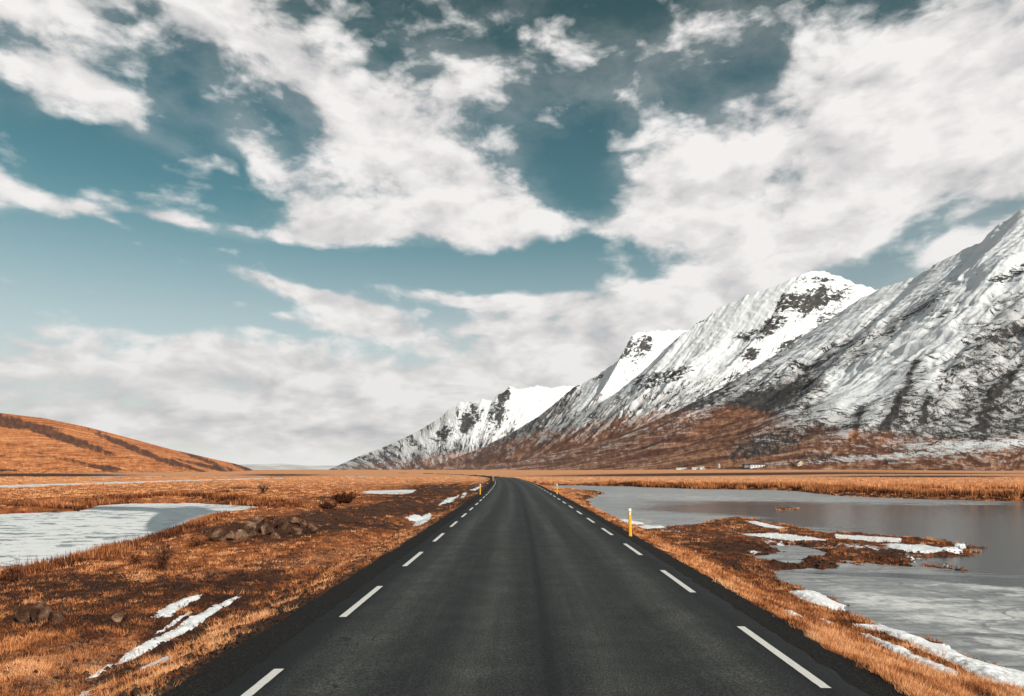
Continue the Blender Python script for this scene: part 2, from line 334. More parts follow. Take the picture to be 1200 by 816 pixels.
# ------------------------------------------------------------------ water
def lake_mat(kind):
    m, n = mat('lake_ice_'+kind); p = n.pos(); x, y, z = n.sep(p)
    st = n.xyz(n.m('MULTIPLY', x, .35), n.m('MULTIPLY', y, 1.0), 0)
    st2 = n.xyz(n.m('MULTIPLY', x, .25), n.m('MULTIPLY', y, 2.2), 0)
    open_ = n.attr('open'); frost = n.attr('frost')
    crack = n.voro(n.v('ADD', st, n.v('SCALE', n.new('ShaderNodeTexNoise').outputs['Color'], sc_=0.0)), .35, 'DISTANCE_TO_EDGE')
    warp = n.new('ShaderNodeTexNoise'); n.put(warp.inputs['Vector'], p); warp.inputs['Scale'].default_value = .5; warp.inputs['Detail'].default_value = 5
    wp = n.v('ADD', n.xyz(n.m('MULTIPLY', x, .5), y, 0), n.v('SCALE', warp.outputs['Color'], sc_=2.0))
    crack = n.voro(wp, .30, 'DISTANCE_TO_EDGE')
    big = n.noise(st, .16, 6, .6); med = n.noise(st2, .9, 7, .65); fin = n.noise(p, 4, 6, .7)
    o_ = n.m('ADD', open_, n.m('MULTIPLY', n.m('SUBTRACT', big, .5), 1.2 if kind == 'right' else .3))
    o_ = n.m('ADD', o_, n.m('MULTIPLY', n.m('SUBTRACT', med, .5), .1+1.5 if kind == 'right' else .5))
    of = n.ss(n.m('ADD', o_, n.m('MULTIPLY', n.m('SUBTRACT', fin, .5), .6)), .36, .70)
    if kind == 'left':
        ice = n.ramp(fin, [(.3, (.62,.63,.63)), (.5, (.82,.82,.81)), (.7, (.90,.90,.89))])
        spots = n.ss(n.m('ADD', n.noise(n.xyz(n.m('MULTIPLY', x, .55), y, 0), .95, 6, .62), n.m('MULTIPLY', n.m('SUBTRACT', big, .5), .35)), .545, .585)                       # dark puddles in the white ice
        of = n.m('MAXIMUM', of, n.m('MULTIPLY', spots, .9))
    else:
        ice = n.ramp(n.m('ADD', n.m('MULTIPLY', med, .6), n.m('MULTIPLY', fin, .4)), [(.34, (.10,.11,.115)), (.48, (.21,.22,.225)), (.62, (.42,.43,.43))])
        fr = n.ss(n.m('ADD', frost, n.m('MULTIPLY', n.m('SUBTRACT', n.noise(wp, 1.4, 8, .68), .5), 2.2)), .45, .9)
        ice = n.mix(fr, ice, n.ramp(fin, [(.35, (.42,.42,.41)), (.6, (.72,.72,.71))]))
    cf = n.m('MULTIPLY', n.ss(crack, .018, .006), .55)
    col = n.mix(cf, ice, (.06,.07,.075))
    dk = n.ramp(fin, [(.35, (.014,.030,.040)), (.6, (.040,.066,.080))]) if kind == 'right' else n.ramp(n.noise(st, 2.2, 6, .7), [(.38, (.020,.038,.048)), (.5, (.06,.10,.115)), (.64, (.26,.32,.34))])
    col = n.mix(of, col, dk)
    rough = n.mix(of, (.34,)*3 if kind == 'right' else (.42,)*3, (.09,)*3 if kind == 'right' else (.30,)*3)
    rip = n.noise(n.xyz(n.m('MULTIPLY', x, .6), y, 0), 2.5, 4, .6)
    h = n.m('ADD', n.m('MULTIPLY', fin, .35), n.m('MULTIPLY', rip, n.m('MULTIPLY', of, .6)))
    n.out(col, rough, n.bump(h, .45, .05), .22 if kind == 'right' else .3, IOR=1.33); return m
LM, RM = lake_mat('left'), lake_mat('right')
def lake(name, px0, px1, py0, py1, m, openb, frostb, step=1.5):
    py = np.arange(py1, py0, -step); Y = (H-WL)*F/(py-HY); t = (np.arange(px0, px1+4, 4)-CX)/F
    X = Y[:, None]*t[None]; YY = np.repeat(Y[:, None], len(t), 1)
    V = np.stack([X, YY, np.full(X.shape, WL)], -1).reshape(-1, 3)
    o = mesh_np(name, V, gridf(*X.shape), m, smooth=True, attrs={'open': ell2(X, YY, openb).ravel(), 'frost': ell2(X, YY, frostb).ravel()})
    return tag(o, kind='structure')
def ell2(X, Y, e):
    px = CX+F*X/Y; py = HY+F*(H-WL)/Y; m_ = np.zeros(X.shape)
    for cx, cy, rx, ry, an, wt in e:
        c, s_ = math.cos(math.radians(an)), math.sin(math.radians(an)); u = ((px-cx)*c+(py-cy)*s_)/rx; v = (-(px-cx)*s_+(py-cy)*c)/ry
        m_ = m_+wt*np.exp(-(u*u+v*v))
    return m_
lake('lake', -3500, 345, 585.5, 1000, LM, [(212,603,34,7,-10,1.1),(190,613,24,8,-20,1.0),(165,597,80,3,2,.8),(110,596,60,2,0,.5),(60,606,60,1.6,0,.4),(150,641,80,4,-22,.75),(60,667,70,4.5,-14,.8),(30,640,60,1.5,0,.4),(100,622,70,1.3,0,.4),(40,612,50,1,0,.4)], [])
lake('river', -1200, 380, 557.6, 585.4, LM, [], [])
lake('pond', 395, 500, 557.8, 590, LM, [], [])
lake('lake', 620, 3000, 567.5, 1400, RM,
     [(1120,615,190,22,0,1.1),(1180,655,130,26,0,1.0),(860,597,140,7,2,.8),(1000,600,160,10,3,.9),(930,612,60,5,0,.6),(800,598,60,3,0,.4),(1000,673,160,2.2,2,.7),(1150,683,120,3,4,.5),(1250,620,120,50,0,.7),(1140,768,30,5,25,.5)],
     [(1120,715,160,22,4,.75),(1190,690,120,10,5,.6),(1190,760,80,20,15,.6),(760,612,50,6,10,.6),(820,606,70,3,3,.4),(940,668,60,7,0,.35),(800,583,260,6,2,.55),(1150,592,200,4,2,.5),(1000,742,60,8,20,.5),(1010,700,70,12,10,.4),(1180,592,60,2,0,.2)])
# ------------------------------------------------------------------ road
def road_mat():
    m, n = mat('asphalt'); p = n.pos(); s = n.attr('lat'); x, y, z = n.sep(p)
    f = n.noise(p, 38, 5, .9); g = n.noise(p, 1.2, 6, .65); st = n.noise(n.xyz(n.m('MULTIPLY', s, 2.2), n.m('MULTIPLY', y, .06), 0), 1.0, 6, .7)
    def band(c, wd_): return n.m('POWER', 2.718, n.m('MULTIPLY', n.m('POWER', n.m('DIVIDE', n.m('SUBTRACT', s, c), wd_), 2.0), -1.0))
    tr = n.m('ADD', n.m('ADD', band(-2.25, .42), band(-.75, .38)), n.m('ADD', band(.85, .40), band(2.2, .38)))
    v = n.m('ADD', n.m('ADD', n.m('MULTIPLY', g, .40), n.m('MULTIPLY', st, .45)), n.m('MULTIPLY', tr, .17))
    v = n.m('SUBTRACT', v, n.m('MULTIPLY', band(.12, .09), .22))
    v = n.m('SUBTRACT', v, n.m('MULTIPLY', n.ss(n.m('ABSOLUTE', s), 2.7, 3.1), .18))
    near = n.ss(y, 26, 6); base = n.ramp(n.m('ADD', v, n.m('MULTIPLY', near, .0)), [(.25, (.008,.0095,.011)), (.42, (.016,.018,.0195)), (.56, (.031,.034,.034)), (.75, (.068,.070,.066))])
    vo = n.voro(p, 95, 'F1'); spk = n.ramp(f, [(.38, (.25,.25,.25)), (.50, (.85,.85,.85)), (.64, (3.6,3.5,3.1))])
    col = n.mix(1.0, base, spk, 'MULTIPLY')
    wq = n.new('ShaderNodeTexNoise'); n.put(wq.inputs['Vector'], p); wq.inputs['Scale'].default_value = 1.7; wq.inputs['Detail'].default_value = 6
    ck = n.voro(n.v('ADD', n.xyz(n.m('MULTIPLY', x, .8), n.m('MULTIPLY', y, .3), 0), n.v('SCALE', wq.outputs['Color'], sc_=.6)), .55, 'DISTANCE_TO_EDGE')
    ckm = n.m('MULTIPLY', n.ss(ck, .007, .002), n.ss(g, .50, .60)); col = n.mix(n.m('MULTIPLY', ckm, .8), col, (.006,.006,.006))
    n.out(col, .82, n.bump(n.m('ADD', f, vo), .55, .012), .28); return m
def strip(name, y0, y1, x0, x1, dz, m, parent=None, ny=None, cols=9, attr=True):
    Y = np.linspace(y0, y1, ny or max(2, int((y1-y0)/1.0)))
    s = np.linspace(x0, x1, cols); SS, YY = np.meshgrid(s, Y); g_ = np.gradient(rc(Y), Y)[:, None] if len(Y) > 2 else ((rc(y1)-rc(y0))/(y1-y0))
    X = rc(YY)+SS/np.sqrt(1+g_**2)*1.0; YO = YY-SS*g_
    Z = rz(YY)+dz-.012*np.abs(SS)
    return mesh_np(name, np.stack([X, YO, Z], -1).reshape(-1, 3), gridf(len(Y), cols), m, parent, True, {'lat': SS.ravel()})
ROADM = road_mat()
# asphalt slab with a ragged edge
Yr = np.concatenate([np.arange(-40, 4, .5), np.arange(4, 60, .08), np.geomspace(60, 500, 500)[1:]])
gr = np.gradient(rc(Yr), Yr)
sb = np.array([-3.42,-3.38,-3,-2.4,-1.8,-1.2,-.6,-.2,0,.2,.6,1.2,1.8,2.4,3,3.38,3.42])
SS = np.repeat(sb[None], len(Yr), 0); rag = .10*fb(Yr/.45, Yr*0+3, 4, 50)
rag2 = .10*fb(Yr/.45, Yr*0+9, 4, 51)
SS[:, :2] += rag[:, None]; SS[:, -2:] += rag2[:, None]
Z = rz(Yr)[:, None]+.012-.012*np.abs(SS); Z[:, 0] -= .09; Z[:, -1] -= .09
XR = rc(Yr)[:, None]+SS/np.sqrt(1+gr**2)[:, None]; YO = Yr[:, None]-SS*gr[:, None]
road = mesh_np('road', np.stack([XR, YO, Z], -1).reshape(-1, 3), gridf(len(Yr), len(sb)), ROADM, None, True, {'lat': SS.ravel()})
tag(road, kind='structure')
PM, n = mat('road_paint'); p = n.pos(); wv_ = n.noise(p, 22, 6, .75)
n.out(n.mix(n.ss(wv_, .36, .30), n.ramp(n.noise(p, 60, 4, .7), [(.3, (.50,.48,.44)), (.6, (.74,.72,.68))]), (.06,.06,.058)), .7, n.bump(wv_, .3, .01))
for s0, off in ((-3.03, 5.1), (3.03, 7.25)):
    y = off
    y -= 5.65*4
    while y < 205:
        if y+2.85 < 1.5 and y < -12: y += 5.65; continue
        Yd = np.linspace(y, y+2.85, 30); wj = .058+.006*fb(Yd/.1, Yd*0, 3, 60); g_ = np.gradient(rc(Yd), Yd)
        L_ = np.stack([rc(Yd)+s0-wj, Yd, rz(Yd)+.0175-.012*(abs(s0)+wj*np.sign(-s0))], -1); R_ = np.stack([rc(Yd)+s0+wj, Yd, rz(Yd)+.0175-.012*(abs(s0)+wj*np.sign(s0))], -1)
        L_[:, 2] += .0; V = np.empty((60, 3)); V[0::2] = L_; V[1::2] = R_
        mesh_np('lane_marking', V, gridf(30, 2), PM, road)
        y += 5.65
exec_marker = 0
# ------------------------------------------------------------------ mountains
def mount_mat(name, brown=((.045,.020,.014), (.155,.062,.034), (.56,.29,.155))):
    m, n = mat(name); p = n.pos(); st = n.attr('st', True); s, t, z = n.sep(st)
    snow = n.attr('snow'); rock = n.attr('rock'); bro = n.attr('brown'); k = n.attr('unit')
    sk = n.xyz(n.m('DIVIDE', s, n.m('MULTIPLY', k, 7)), n.m('DIVIDE', t, n.m('MULTIPLY', k, 60)), 0)
    sk2 = n.xyz(n.m('DIVIDE', s, n.m('MULTIPLY', k, 26)), n.m('DIVIDE', t, n.m('MULTIPLY', k, 130)), 3.0)
    pu = n.v('DIVIDE', p, n.xyz(k, k, k))
    a = n.noise(sk, 1.0, 7, .68, .4); b = n.noise(sk2, 1.0, 6, .6, .6); c = n.noise(pu, .16, 8, .68)
    v = n.m('ADD', n.m('MULTIPLY', n.m('SUBTRACT', a, .5), 2.1), n.m('ADD', n.m('MULTIPLY', n.m('SUBTRACT', b, .5), 1.3), n.m('MULTIPLY', n.m('SUBTRACT', c, .5), 1.5)))
    fn = n.noise(pu, .75, 4, .7); b2 = n.noise(n.xyz(n.m('DIVIDE', s, n.m('MULTIPLY', k, 22)), n.m('DIVIDE', t, n.m('MULTIPLY', k, 75)), 7.0), 1.0, 5, .6, 1.2)
    gul = n.m('MULTIPLY', n.ss(n.m('ABSOLUTE', n.m('SUBTRACT', b2, .5)), .030, .004), n.ss(snow, 1.25, .8))
    v = n.m('ADD', v, n.m('MULTIPLY', n.m('SUBTRACT', fn, .5), 1.5)); v = n.m('SUBTRACT', v, n.m('MULTIPLY', gul, .75))
    sf = n.ss(n.m('ADD', snow, v), .30, .72)
    # basalt beds: broken horizontal bands
    bed = n.noise(n.xyz(n.m('DIVIDE', s, n.m('MULTIPLY', k, 5)), n.m('DIVIDE', t, n.m('MULTIPLY', k, 40)), n.m('DIVIDE', z, n.m('MULTIPLY', k, 3.4))), 1.0, 6, .72, .5)
    rf = n.ss(n.m('ADD', rock, n.m('ADD', n.m('MULTIPLY', n.m('SUBTRACT', bed, .5), 2.6), n.m('MULTIPLY', n.m('SUBTRACT', b, .5), 2.2))), .50, .66)
    bc = n.ramp(n.m('ADD', n.m('MULTIPLY', b, .40 if name != 'hill_slope' else .30), n.m('ADD', n.m('MULTIPLY', c, .30 if name != 'hill_slope' else .15), n.m('ADD', n.m('MULTIPLY', a, .2 if name != 'hill_slope' else .45), n.m('MULTIPLY', fn, .1)))), [(.40, brown[0]), (.49, brown[1]), (.60, brown[2])])
    rc_ = n.ramp(c, [(.35, (.020,.019,.020)), (.55, (.055,.050,.048)), (.75, (.13,.11,.10))] if name != 'hill_slope' else [(.35, (.075,.030,.018)), (.55, (.15,.060,.032)), (.75, (.30,.12,.055))])
    gnd = n.mix(n.ss(n.m('ADD', bro, n.m('MULTIPLY', n.m('SUBTRACT', c, .5), .8)), .35, .65), rc_, bc)
    sncol = n.mix(n.ss(n.m('ADD', snow, n.m('MULTIPLY', n.m('SUBTRACT', a, .5), 1.6)), 1.15, .45), (.76,.775,.79), (.44,.425,.42))
    col = n.mix(sf, gnd, sncol)
    col = n.mix(rf, col, rc_)
    n.out(col, .85, n.bump(n.m('ADD', n.m('MULTIPLY', a, .6), n.m('MULTIPLY', c, .6)), .5, 9.0 if name != 'hill_slope' else 4.0), .15); return m
MM = mount_mat('mountain_slope')
HM = mount_mat('hill_slope', ((.11,.035,.018), (.54,.175,.055), (.86,.40,.17)))
def mountain(name, keys, nu, nv, m, masks, amp=1.0, back=(.4, 1.0), pw=1.25, seed=0, rough=1.0, zf=-3.0):
    K = np.array(keys, float); idx = np.arange(len(K)); uu = np.linspace(0, len(K)-1, nu)
    kk = np.stack([np.interp(uu, idx, K[:, i]) for i in range(5)], 1)
    win = max(3, nu//(len(K)*5))|1; ker = np.hanning(win+2)[1:-1]; ker /= ker.sum()
    for i in (2, 3, 4): kk[:, i] = np.convolve(np.pad(kk[:, i], win//2, 'edge'), ker, 'valid')
    RX = (kk[:, 0]-CX)/F*kk[:, 2]; RY = kk[:, 2]; RZ = H+(HY-kk[:, 1])/F*kk[:, 2]
    FX = (kk[:, 3]-CX)/F*kk[:, 4]; FY = kk[:, 4]
    s = np.concatenate([[0], np.cumsum(np.hypot(np.diff(RX), np.diff(RY)))])*.6+np.concatenate([[0], np.cumsum(np.hypot(np.diff(FX), np.diff(FY)))])*.4
    v = np.concatenate([np.linspace(-1, 0, nv//5)[:-1], np.linspace(0, 1, nv)])
    Vv = v[:, None]; f = np.clip(Vv, 0, 1); bk = np.clip(-Vv, 0, 1)
    hgt = np.maximum(RZ, 20)[None]
    X = RX[None]+(FX-RX)[None]*f+bk*hgt*2.2*back[0]; Y = RY[None]+(FY-RY)[None]*f+bk*hgt*2.2*back[1]
    prof = (1-f)**pw*(.85)+.15*(1-f)**3
    Zm = np.where(Vv >= 0, zf+(RZ[None]-zf)*prof, RZ[None]-(RZ[None]+30)*bk**1.2)
    run = np.hypot(FX-RX, FY-RY)[None]; t = f*run-bk*800; S = np.repeat(s[None], len(v), 0); unit = (Y/F)
    env = np.sin(np.pi*np.clip(f, 0, 1))**.7*(1-f)**.5; h0 = hgt/900
    Sw = S+140*fb(S/500, t/350, 3, seed+8); g1 = fb(Sw/260, t/900, 4, seed+1); g2 = fb(Sw/90+.3*g1, t/300, 4, seed+2); g3 = fb(S/28, t/160, 3, seed+3)
    dz = h0*env*amp*(85*g1-26*np.abs(g2)+5*g3-4*np.abs(fb(Sw/45, t/110, 4, seed+11)))+h0*amp*6*fb(X/40, Zm/25, 4, seed+5)*sst(f, 0, .03)*(1-f)**.4
    dz = dz+h0*rough*7*fb(S/45, S*0+1, 4, seed+7)*np.exp(-(Vv/.04)**2)
    Z = Zm+dz
    px = CX+F*X/Y; py = HY-F*(Z-H)/Y
    sn, rk, br = masks(px, py, f, S, t, Z, dz/np.maximum(h0, .01))
    rk = rk*(Vv > -.02)
    # rock beds stand out as steps
    Z = Z+h0*6*np.clip(rk, 0, 1)*np.sin(Z/(unit*7.0)*2*np.pi+3*fb(S/60, Z/60, 3, seed+9))*(f > .004)
    V = np.stack([X, Y, Z], -1).reshape(-1, 3)
    o = mesh_np(name, V, gridf(len(v), nu), m, smooth=True, attrs={'st': np.stack([S, t+0*S, Z], -1).reshape(-1, 3), 'snow': np.clip(sn, -1, 2).ravel(), 'rock': np.clip(rk+0*S, 0, 1.5).ravel(), 'brown': np.clip(br+0*S, 0, 1).ravel(), 'unit': (unit+0*S).ravel()})
    tag(o, kind='structure'); return o
def pe(px, py, L):
    m_ = np.zeros(px.shape)
    for cx, cy, rx, ry, an, wt in L:
        if wt > .79 and px.shape[1] < 1050 or (rx < 30 and wt >= .6): rx, ry, wt = rx*1.25, ry*1.35, wt*.78
        c, s_ = math.cos(math.radians(an)), math.sin(math.radians(an)); u = ((px-cx)*c+(py-cy)*s_)/rx; v = (-(px-cx)*s_+(py-cy)*c)/ry
        m_ = np.maximum(m_, wt*np.exp(-(u*u+v*v)**1.5))
    return m_
def mA(px, py, f, S, t, Z, dz):
    bl = np.interp(px, [480,560,640,700,760,850,920,1000,1060,1130,1200,1400], [530,522,508,500,492,478,492,506,514,518,515,515])  # brown line
    q = (bl-py)/45.0
    sn = .48+.34*np.clip(q, -1.9, 1.35)+.16*np.clip((430-py)/100, 0, 1.5)+.004*np.clip(dz, -30, 30)
    sn = sn-pe(px, py, [(1160,450,60,70,-50,.28),(1190,400,60,50,-60,.25),(850,445,90,8,-33,.45),(960,430,110,10,-35,.28),(900,470,80,20,-30,.40),(760,480,70,8,-30,.4),(1060,470,60,12,-60,.3),(1050,380,70,8,-40,.15)])
    sn = sn+pe(px, py, [(1000,460,50,30,-35,.35),(1090,420,60,40,-30,.2),(1040,535,180,4,-4,.45),(1180,520,120,6,-2,.6)])
    rk = pe(px, py, [(1185,322,24,7,-22,.9),(1100,368,12,5,-5,.6),(1085,312,22,5,-18,.45),(1170,262,22,6,-50,.35)])
    for L_, wt, wd_ in (([(1074,425),(1064,440),(1066,452),(1053,466),(1050,480),(1034,502)], .8, 3.2), ([(1010,478),(1003,498),(1000,515)], .6, 4), ([(1087,462),(1082,492)], .6, 4), ([(1200,382),(1150,408),(1112,442),(1096,470)], .3, 6), ([(960,445),(905,462),(860,482),(810,510)], .30, 8), ([(1185,440),(1160,470),(1150,500)], .5, 6), ([(960,500),(945,515),(935,530)], .4, 5), ([(1120,330),(1060,375),(1000,420)], .25, 6)):
        dd = np.full(px.shape, 1e9)
        for (ax, ay), (bx_, by_) in zip(L_[:-1], L_[1:]):
            tq = np.clip(((px-ax)*(bx_-ax)+(py-ay)*(by_-ay))/((bx_-ax)**2+(by_-ay)**2), 0, 1); dd = np.minimum(dd, np.hypot(px-ax-tq*(bx_-ax), py-ay-tq*(by_-ay)))
        sn = sn-wt*np.exp(-(dd/wd_)**2)
    br = sst(q, .55, -.35)*(1-.6*pe(px, py, [(900,520,80,22,-15,1),(960,535,60,14,0,.8),(1150,525,80,12,0,.5)]))
    return sn, rk, br
def mB(px, py, f, S, t, Z, dz):
    bl = np.interp(px, [500,600,700,760,900], [528,515,496,486,470]); q = (bl-py)/45
    sn = .55+.6*np.clip(q, -1.5, 1.0)+.25*sst(q, .8, 1.6)+.003*np.clip(dz, -30, 30)
    rk = pe(px, py, [(950,352,42,12,-12,1.05),(905,382,22,9,-30,.95),(975,372,20,16,-20,.75),(880,392,14,6,-20,.9),(935,402,36,6,-20,.95),(880,416,13,7,-10,1.0),(775,441,34,6,-15,1.05),(770,450,40,4,-15,.7),(820,373,22,4,-35,.8),(955,328,18,4,0,.8),(795,396,14,3,-35,.6),(1000,350,15,8,30,.4)])
    return sn, rk, sst(q, .5, -.4)
def mC(px, py, f, S, t, Z, dz):
    bl = np.interp(px, [480,560,640,700], [538,526,505,495]); q = (bl-py)/32
    sn = .5+.5*np.clip(q, -1.5, 1.2)+.2*sst(q, .8, 1.6)+.003*np.clip(dz, -30, 30)-pe(px, py, [(655,478,40,8,-40,.4),(620,500,40,6,-35,.3)])
    rk = pe(px, py, [(748,404,22,11,0,.85),(735,415,14,8,0,.8),(668,458,12,4,-35,.9),(655,472,16,5,-45,.6),(700,443,8,3,-30,.5)])
    return sn, rk, sst(q, .5, -.4)
def mD(px, py, f, S, t, Z, dz):
    bl = np.interp(px, [380,450,520,600], [548,542,532,520]); q = (bl-py)/16
    sn = .6+.35*np.clip(q, -1.5, 1.2)+.35*sst(px, 596, 612)*sst(py, 500, 470)+.25*sst(py, 478, 470)-pe(px, py, [(480,512,60,10,-28,.25)])
    rk = pe(px, py, [(590,463,10,9,-50,1.0),(583,485,16,12,-50,.85),(560,484,10,12,-50,.7),(545,496,14,10,-45,.9),(522,508,16,7,-30,1.0),(575,502,18,5,-25,.6),(440,538,24,2.5,-15,.6)])
    return sn, rk, sst(q, .6, -.6)
def mH(px, py, f, S, t, Z, dz):
    return np.full(px.shape, -2.5), np.zeros(px.shape), np.ones(px.shape)-.25*sst(fb(S/90, t/700, 4, 97), .05, .35)-1.0*pe(px, py, [(60,508,95,7,19,.75),(160,527,80,5,22,.7),(0,492,70,6,12,.9),(100,545,80,3,14,.5),(240,546,40,3,14,.7),(60,535,60,2.5,15,.5),(30,497,60,4,10,.7),(200,540,90,3,20,.5),(110,535,60,3,20,.4),(120,548,20,2,5,1),(230,535,60,3,22,.8),(285,546,22,5,25,.9),(10,551,20,1.5,0,.8)])
# ridge (px, py, depth) -> foot (px, depth)
mountain('mountain', [(2300,-60,1900,1900,760),(1900,60,2000,1500,800),(1500,130,2150,1130,900),(1300,190,2250,900,1050),(1200,243,2400,800,1200),(1172,262,2450,778,1250),(1150,283,2500,760,1300),(1100,307,2600,725,1450),(1075,324,2700,710,1550),(1025,341,2800,680,1700),(1000,356,2850,668,1800),(950,388,2950,648,2000),(900,421,3000,632,2200),(850,452,3100,618,2450),(800,478,3250,602,2700),(740,505,3500,585,3000),(680,524,3800,565,3400),(620,538,4200,540,3900),(560,547,4600,520,4450),(520,550.5,5000,500,4900)], 1300, 460, MM, mA, 1.15, seed=10, rough=2.2)
mountain('mountain', [(1200,345,4500,830,3300),(1080,343,4550,760,3350),(1027,339,4600,725,3400),(1000,331,4600,712,3400),(975,321,4550,700,3400),(955,317,4500,690,3400),(938,322,4500,682,3400),(925,329,4500,675,3450),(880,345,4600,655,3500),(845,360,4700,640,3600),(825,374,4700,630,3650),(800,391,4700,620,3750),(780,408,4750,610,3850),(755,434,4800,600,4000),(720,462,4900,585,4200),(670,492,5100,570,4500),(620,515,5300,553,4800),(570,533,5600,538,5200),(530,546,6000,520,5900),(500,550.5,6200,500,6150)], 900, 360, MM, mB, 1.3, seed=30, rough=2.2)
mountain('mountain', [(900,380,6400,720,5200),(800,387,6400,650,5200),(770,388,6300,630,5150),(747,390,6200,615,5100),(739,396,6150,610,5100),(731,412,6150,603,5150),(722,425,6200,598,5200),(700,440,6300,588,5300),(682,450,6400,580,5400),(672,454,6400,576,5500),(655,469,6500,568,5600),(630,489,6700,558,5800),(600,507,6900,548,6100),(560,527,7200,528,6500),(510,545,7500,500,7000),(480,550.5,7800,475,7700)], 800, 300, MM, mC, 1.2, seed=50, rough=2.4)
mountain('mountain', [(800,446,9800,640,8000),(700,455,9700,600,7900),(662,452,9600,585,7900),(645,455,9550,577,7900),(630,452,9500,570,7900),(613,456,9400,563,7900),(604,455.5,9300,558,7900),(597,452.5,9200,553,7900),(590,460,9200,548,7900),(583,463,9200,543,7900),(576,470,9200,538,7900),(565,468,9200,532,7950),(552,471,9250,524,8000),(540,471,9300,517,8000),(525,480,9300,508,8100),(517,489,9300,500,8200),(487,507,9400,480,8400),(455,522,9500,455,8600),(425,533,9600,428,8900),(400,544,9800,400,9300),(385,550.5,9900,385,9800)], 800, 260, MM, mD, 1.5, seed=70, rough=2.2)
mountain('hill', [(-1100,380,900,-900,420),(-700,410,1000,-450,440),(-400,430,1150,-150,480),(-200,452,1300,30,560),(0,484,1500,170,640),(50,490,1600,200,680),(100,500,1700,225,720),(150,513,1800,248,800),(200,526.5,1950,268,900),(250,538,2100,283,1050),(275,543.5,2200,291,1250),(290,548,2300,297,1500),(299,552,2400,301,1900)], 800, 300, HM, mH, .6, back=(-.4, 1.2), pw=1.1, seed=90, rough=.25, zf=-2)
DM, n = mat('distant_snow'); n.out(n.ramp(n.noise(n.pos(), .002, 6, .6), [(.35, (.42,.36,.33)), (.6, (.75,.74,.74))]), .9)
def mF(px, py, f, S, t, Z, dz): return np.full(px.shape, .75), np.zeros(px.shape), np.full(px.shape, .8)
mountain('hill', [(150,549,14000,150,12000),(270,545,14500,270,12000),(330,543.5,15000,330,12000),(370,546,15000,370,12000),(430,545,15000,430,12000),(520,547,15000,520,12000)], 200, 60, DM, mF, .3, seed=95, rough=.4)

hm = bpy.data.materials.new('haze_air'); hm.use_nodes = True; n = NT(hm.node_tree); pv = n.new('ShaderNodeVolumePrincipled'); n.put(pv.inputs['Color'], (.93,.96,1.0)); pv.inputs['Density'].default_value = HAZE; pv.inputs['Anisotropy'].default_value = .2
oo = n.new('ShaderNodeOutputMaterial'); n.l.new(pv.outputs[0], oo.inputs['Volume'])
V_ = [(x_, y_, z_) for z_ in (-45, 2200) for y_ in (-3000, 18000) for x_ in (-18000, 18000)]
me_ = bpy.data.meshes.new('haze'); me_.from_pydata(V_, [], [(0,2,3,1),(4,5,7,6),(0,1,5,4),(2,6,7,3),(0,4,6,2),(1,3,7,5)]); me_.materials.append(hm)
ho = bpy.data.objects.new('haze', me_); C.objects.link(ho); tag(ho, 'thin cold air haze over the valley', 'haze', kind='stuff')
# ------------------------------------------------------------------ snow patches on the ground
SM, n = mat('old_snow'); p = n.pos(); a_ = n.noise(p, 14, 6, .6)
dirt = n.noise(p, 30, 5, .75); n.out(n.mix(n.ss(dirt, .69, .78), n.ramp(n.noise(p, 3.5, 8, .7), [(.3, (.56,.56,.56)), (.5, (.78,.79,.80)), (.65, (.86,.87,.88))]), (.30,.20,.13)), .6, n.bump(n.m('ADD', a_, dirt), .5, .03), .3)
PATCH = []
def patch(poly, label, group, th=.045, rag=1.6, loose=False):
    P_ = np.array(poly, float); gx, gy, gz = px2g(P_[:, 0], P_[:, 1]); W_ = list(zip(gx, gy)); PATCH.append(W_)
    r = float(np.hypot(gx.mean(), gy.mean())); mg = .12*r/12; rv = r/F
    # fan grid
    cl_ = .5; pxs = np.arange(P_[:, 0].min()-8, P_[:, 0].max()+9, cl_ if r < 40 else .8); pys = np.arange(P_[:, 1].min()-5, P_[:, 1].max()+6, .4 if r < 40 else .15)
    zc = float(gz.mean()); D = (H-zc)*F/(pys[::-1]-HY); X = (pxs[None]-CX)/F*D[:, None]; Y = np.repeat(D[:, None], len(pxs), 1)
    sd = sdf(X, Y, W_)+rag*rv*(3.4*fb(X/(rv*8), Y/(rv*24), 5, 77, .62))
    on = sd < 0; z = land(X, Y)+.5*th*np.clip(-sd/(rv*5+.05), -.35, 1)+.010*fb(X/.25, Y/.25, 3, 78)
    V = np.stack([X, Y, z], -1).reshape(-1, 3); Fq = gridf(*X.shape); keep = on.ravel()[Fq].sum(1) >= 2; Fq = Fq[keep]
    if not len(Fq): return
    used, inv = np.unique(Fq, return_inverse=True)
    o = mesh_np('snow_patch', V[used], inv.reshape(-1, 4), SM, smooth=True)
    tag(o, label, 'snow patch', group)
GL, GR_ = 'snow patches left of the road', 'snow patches right of the road'
patch([(100,796),(120,783),(139,774),(152,763),(168,753),(192,743),(205,737),(223,722),(240,716),(255,708),(270,702),(287,697),(270,707),(250,719),(233,733),(216,743),(200,750),(178,762),(156,773),(135,781),(115,793)], 'longest white snow streak in the ditch left of the road', GL, .06, .8)
patch([(176,723),(189,714),(203,706),(237,696),(236,700),(216,711),(206,717),(200,723),(186,725)], 'short blunt snow patch just above the long snow streak', GL, .06, .6)
patch([(176,745),(190,737),(220,718),(228,716),(205,732),(190,741)], 'narrow snow sliver hugging the upper edge of the long snow streak', GL, .05, .6)
patch([(164,786),(183,775),(212,764),(200,773),(179,783)], 'thin snow sliver just below the long snow streak', GL, .05, .6)
patch([(86,818),(95,812),(112,808),(110,813),(98,820)], 'small snow scrap at the lower left below all other snow', GL, .05, .6)
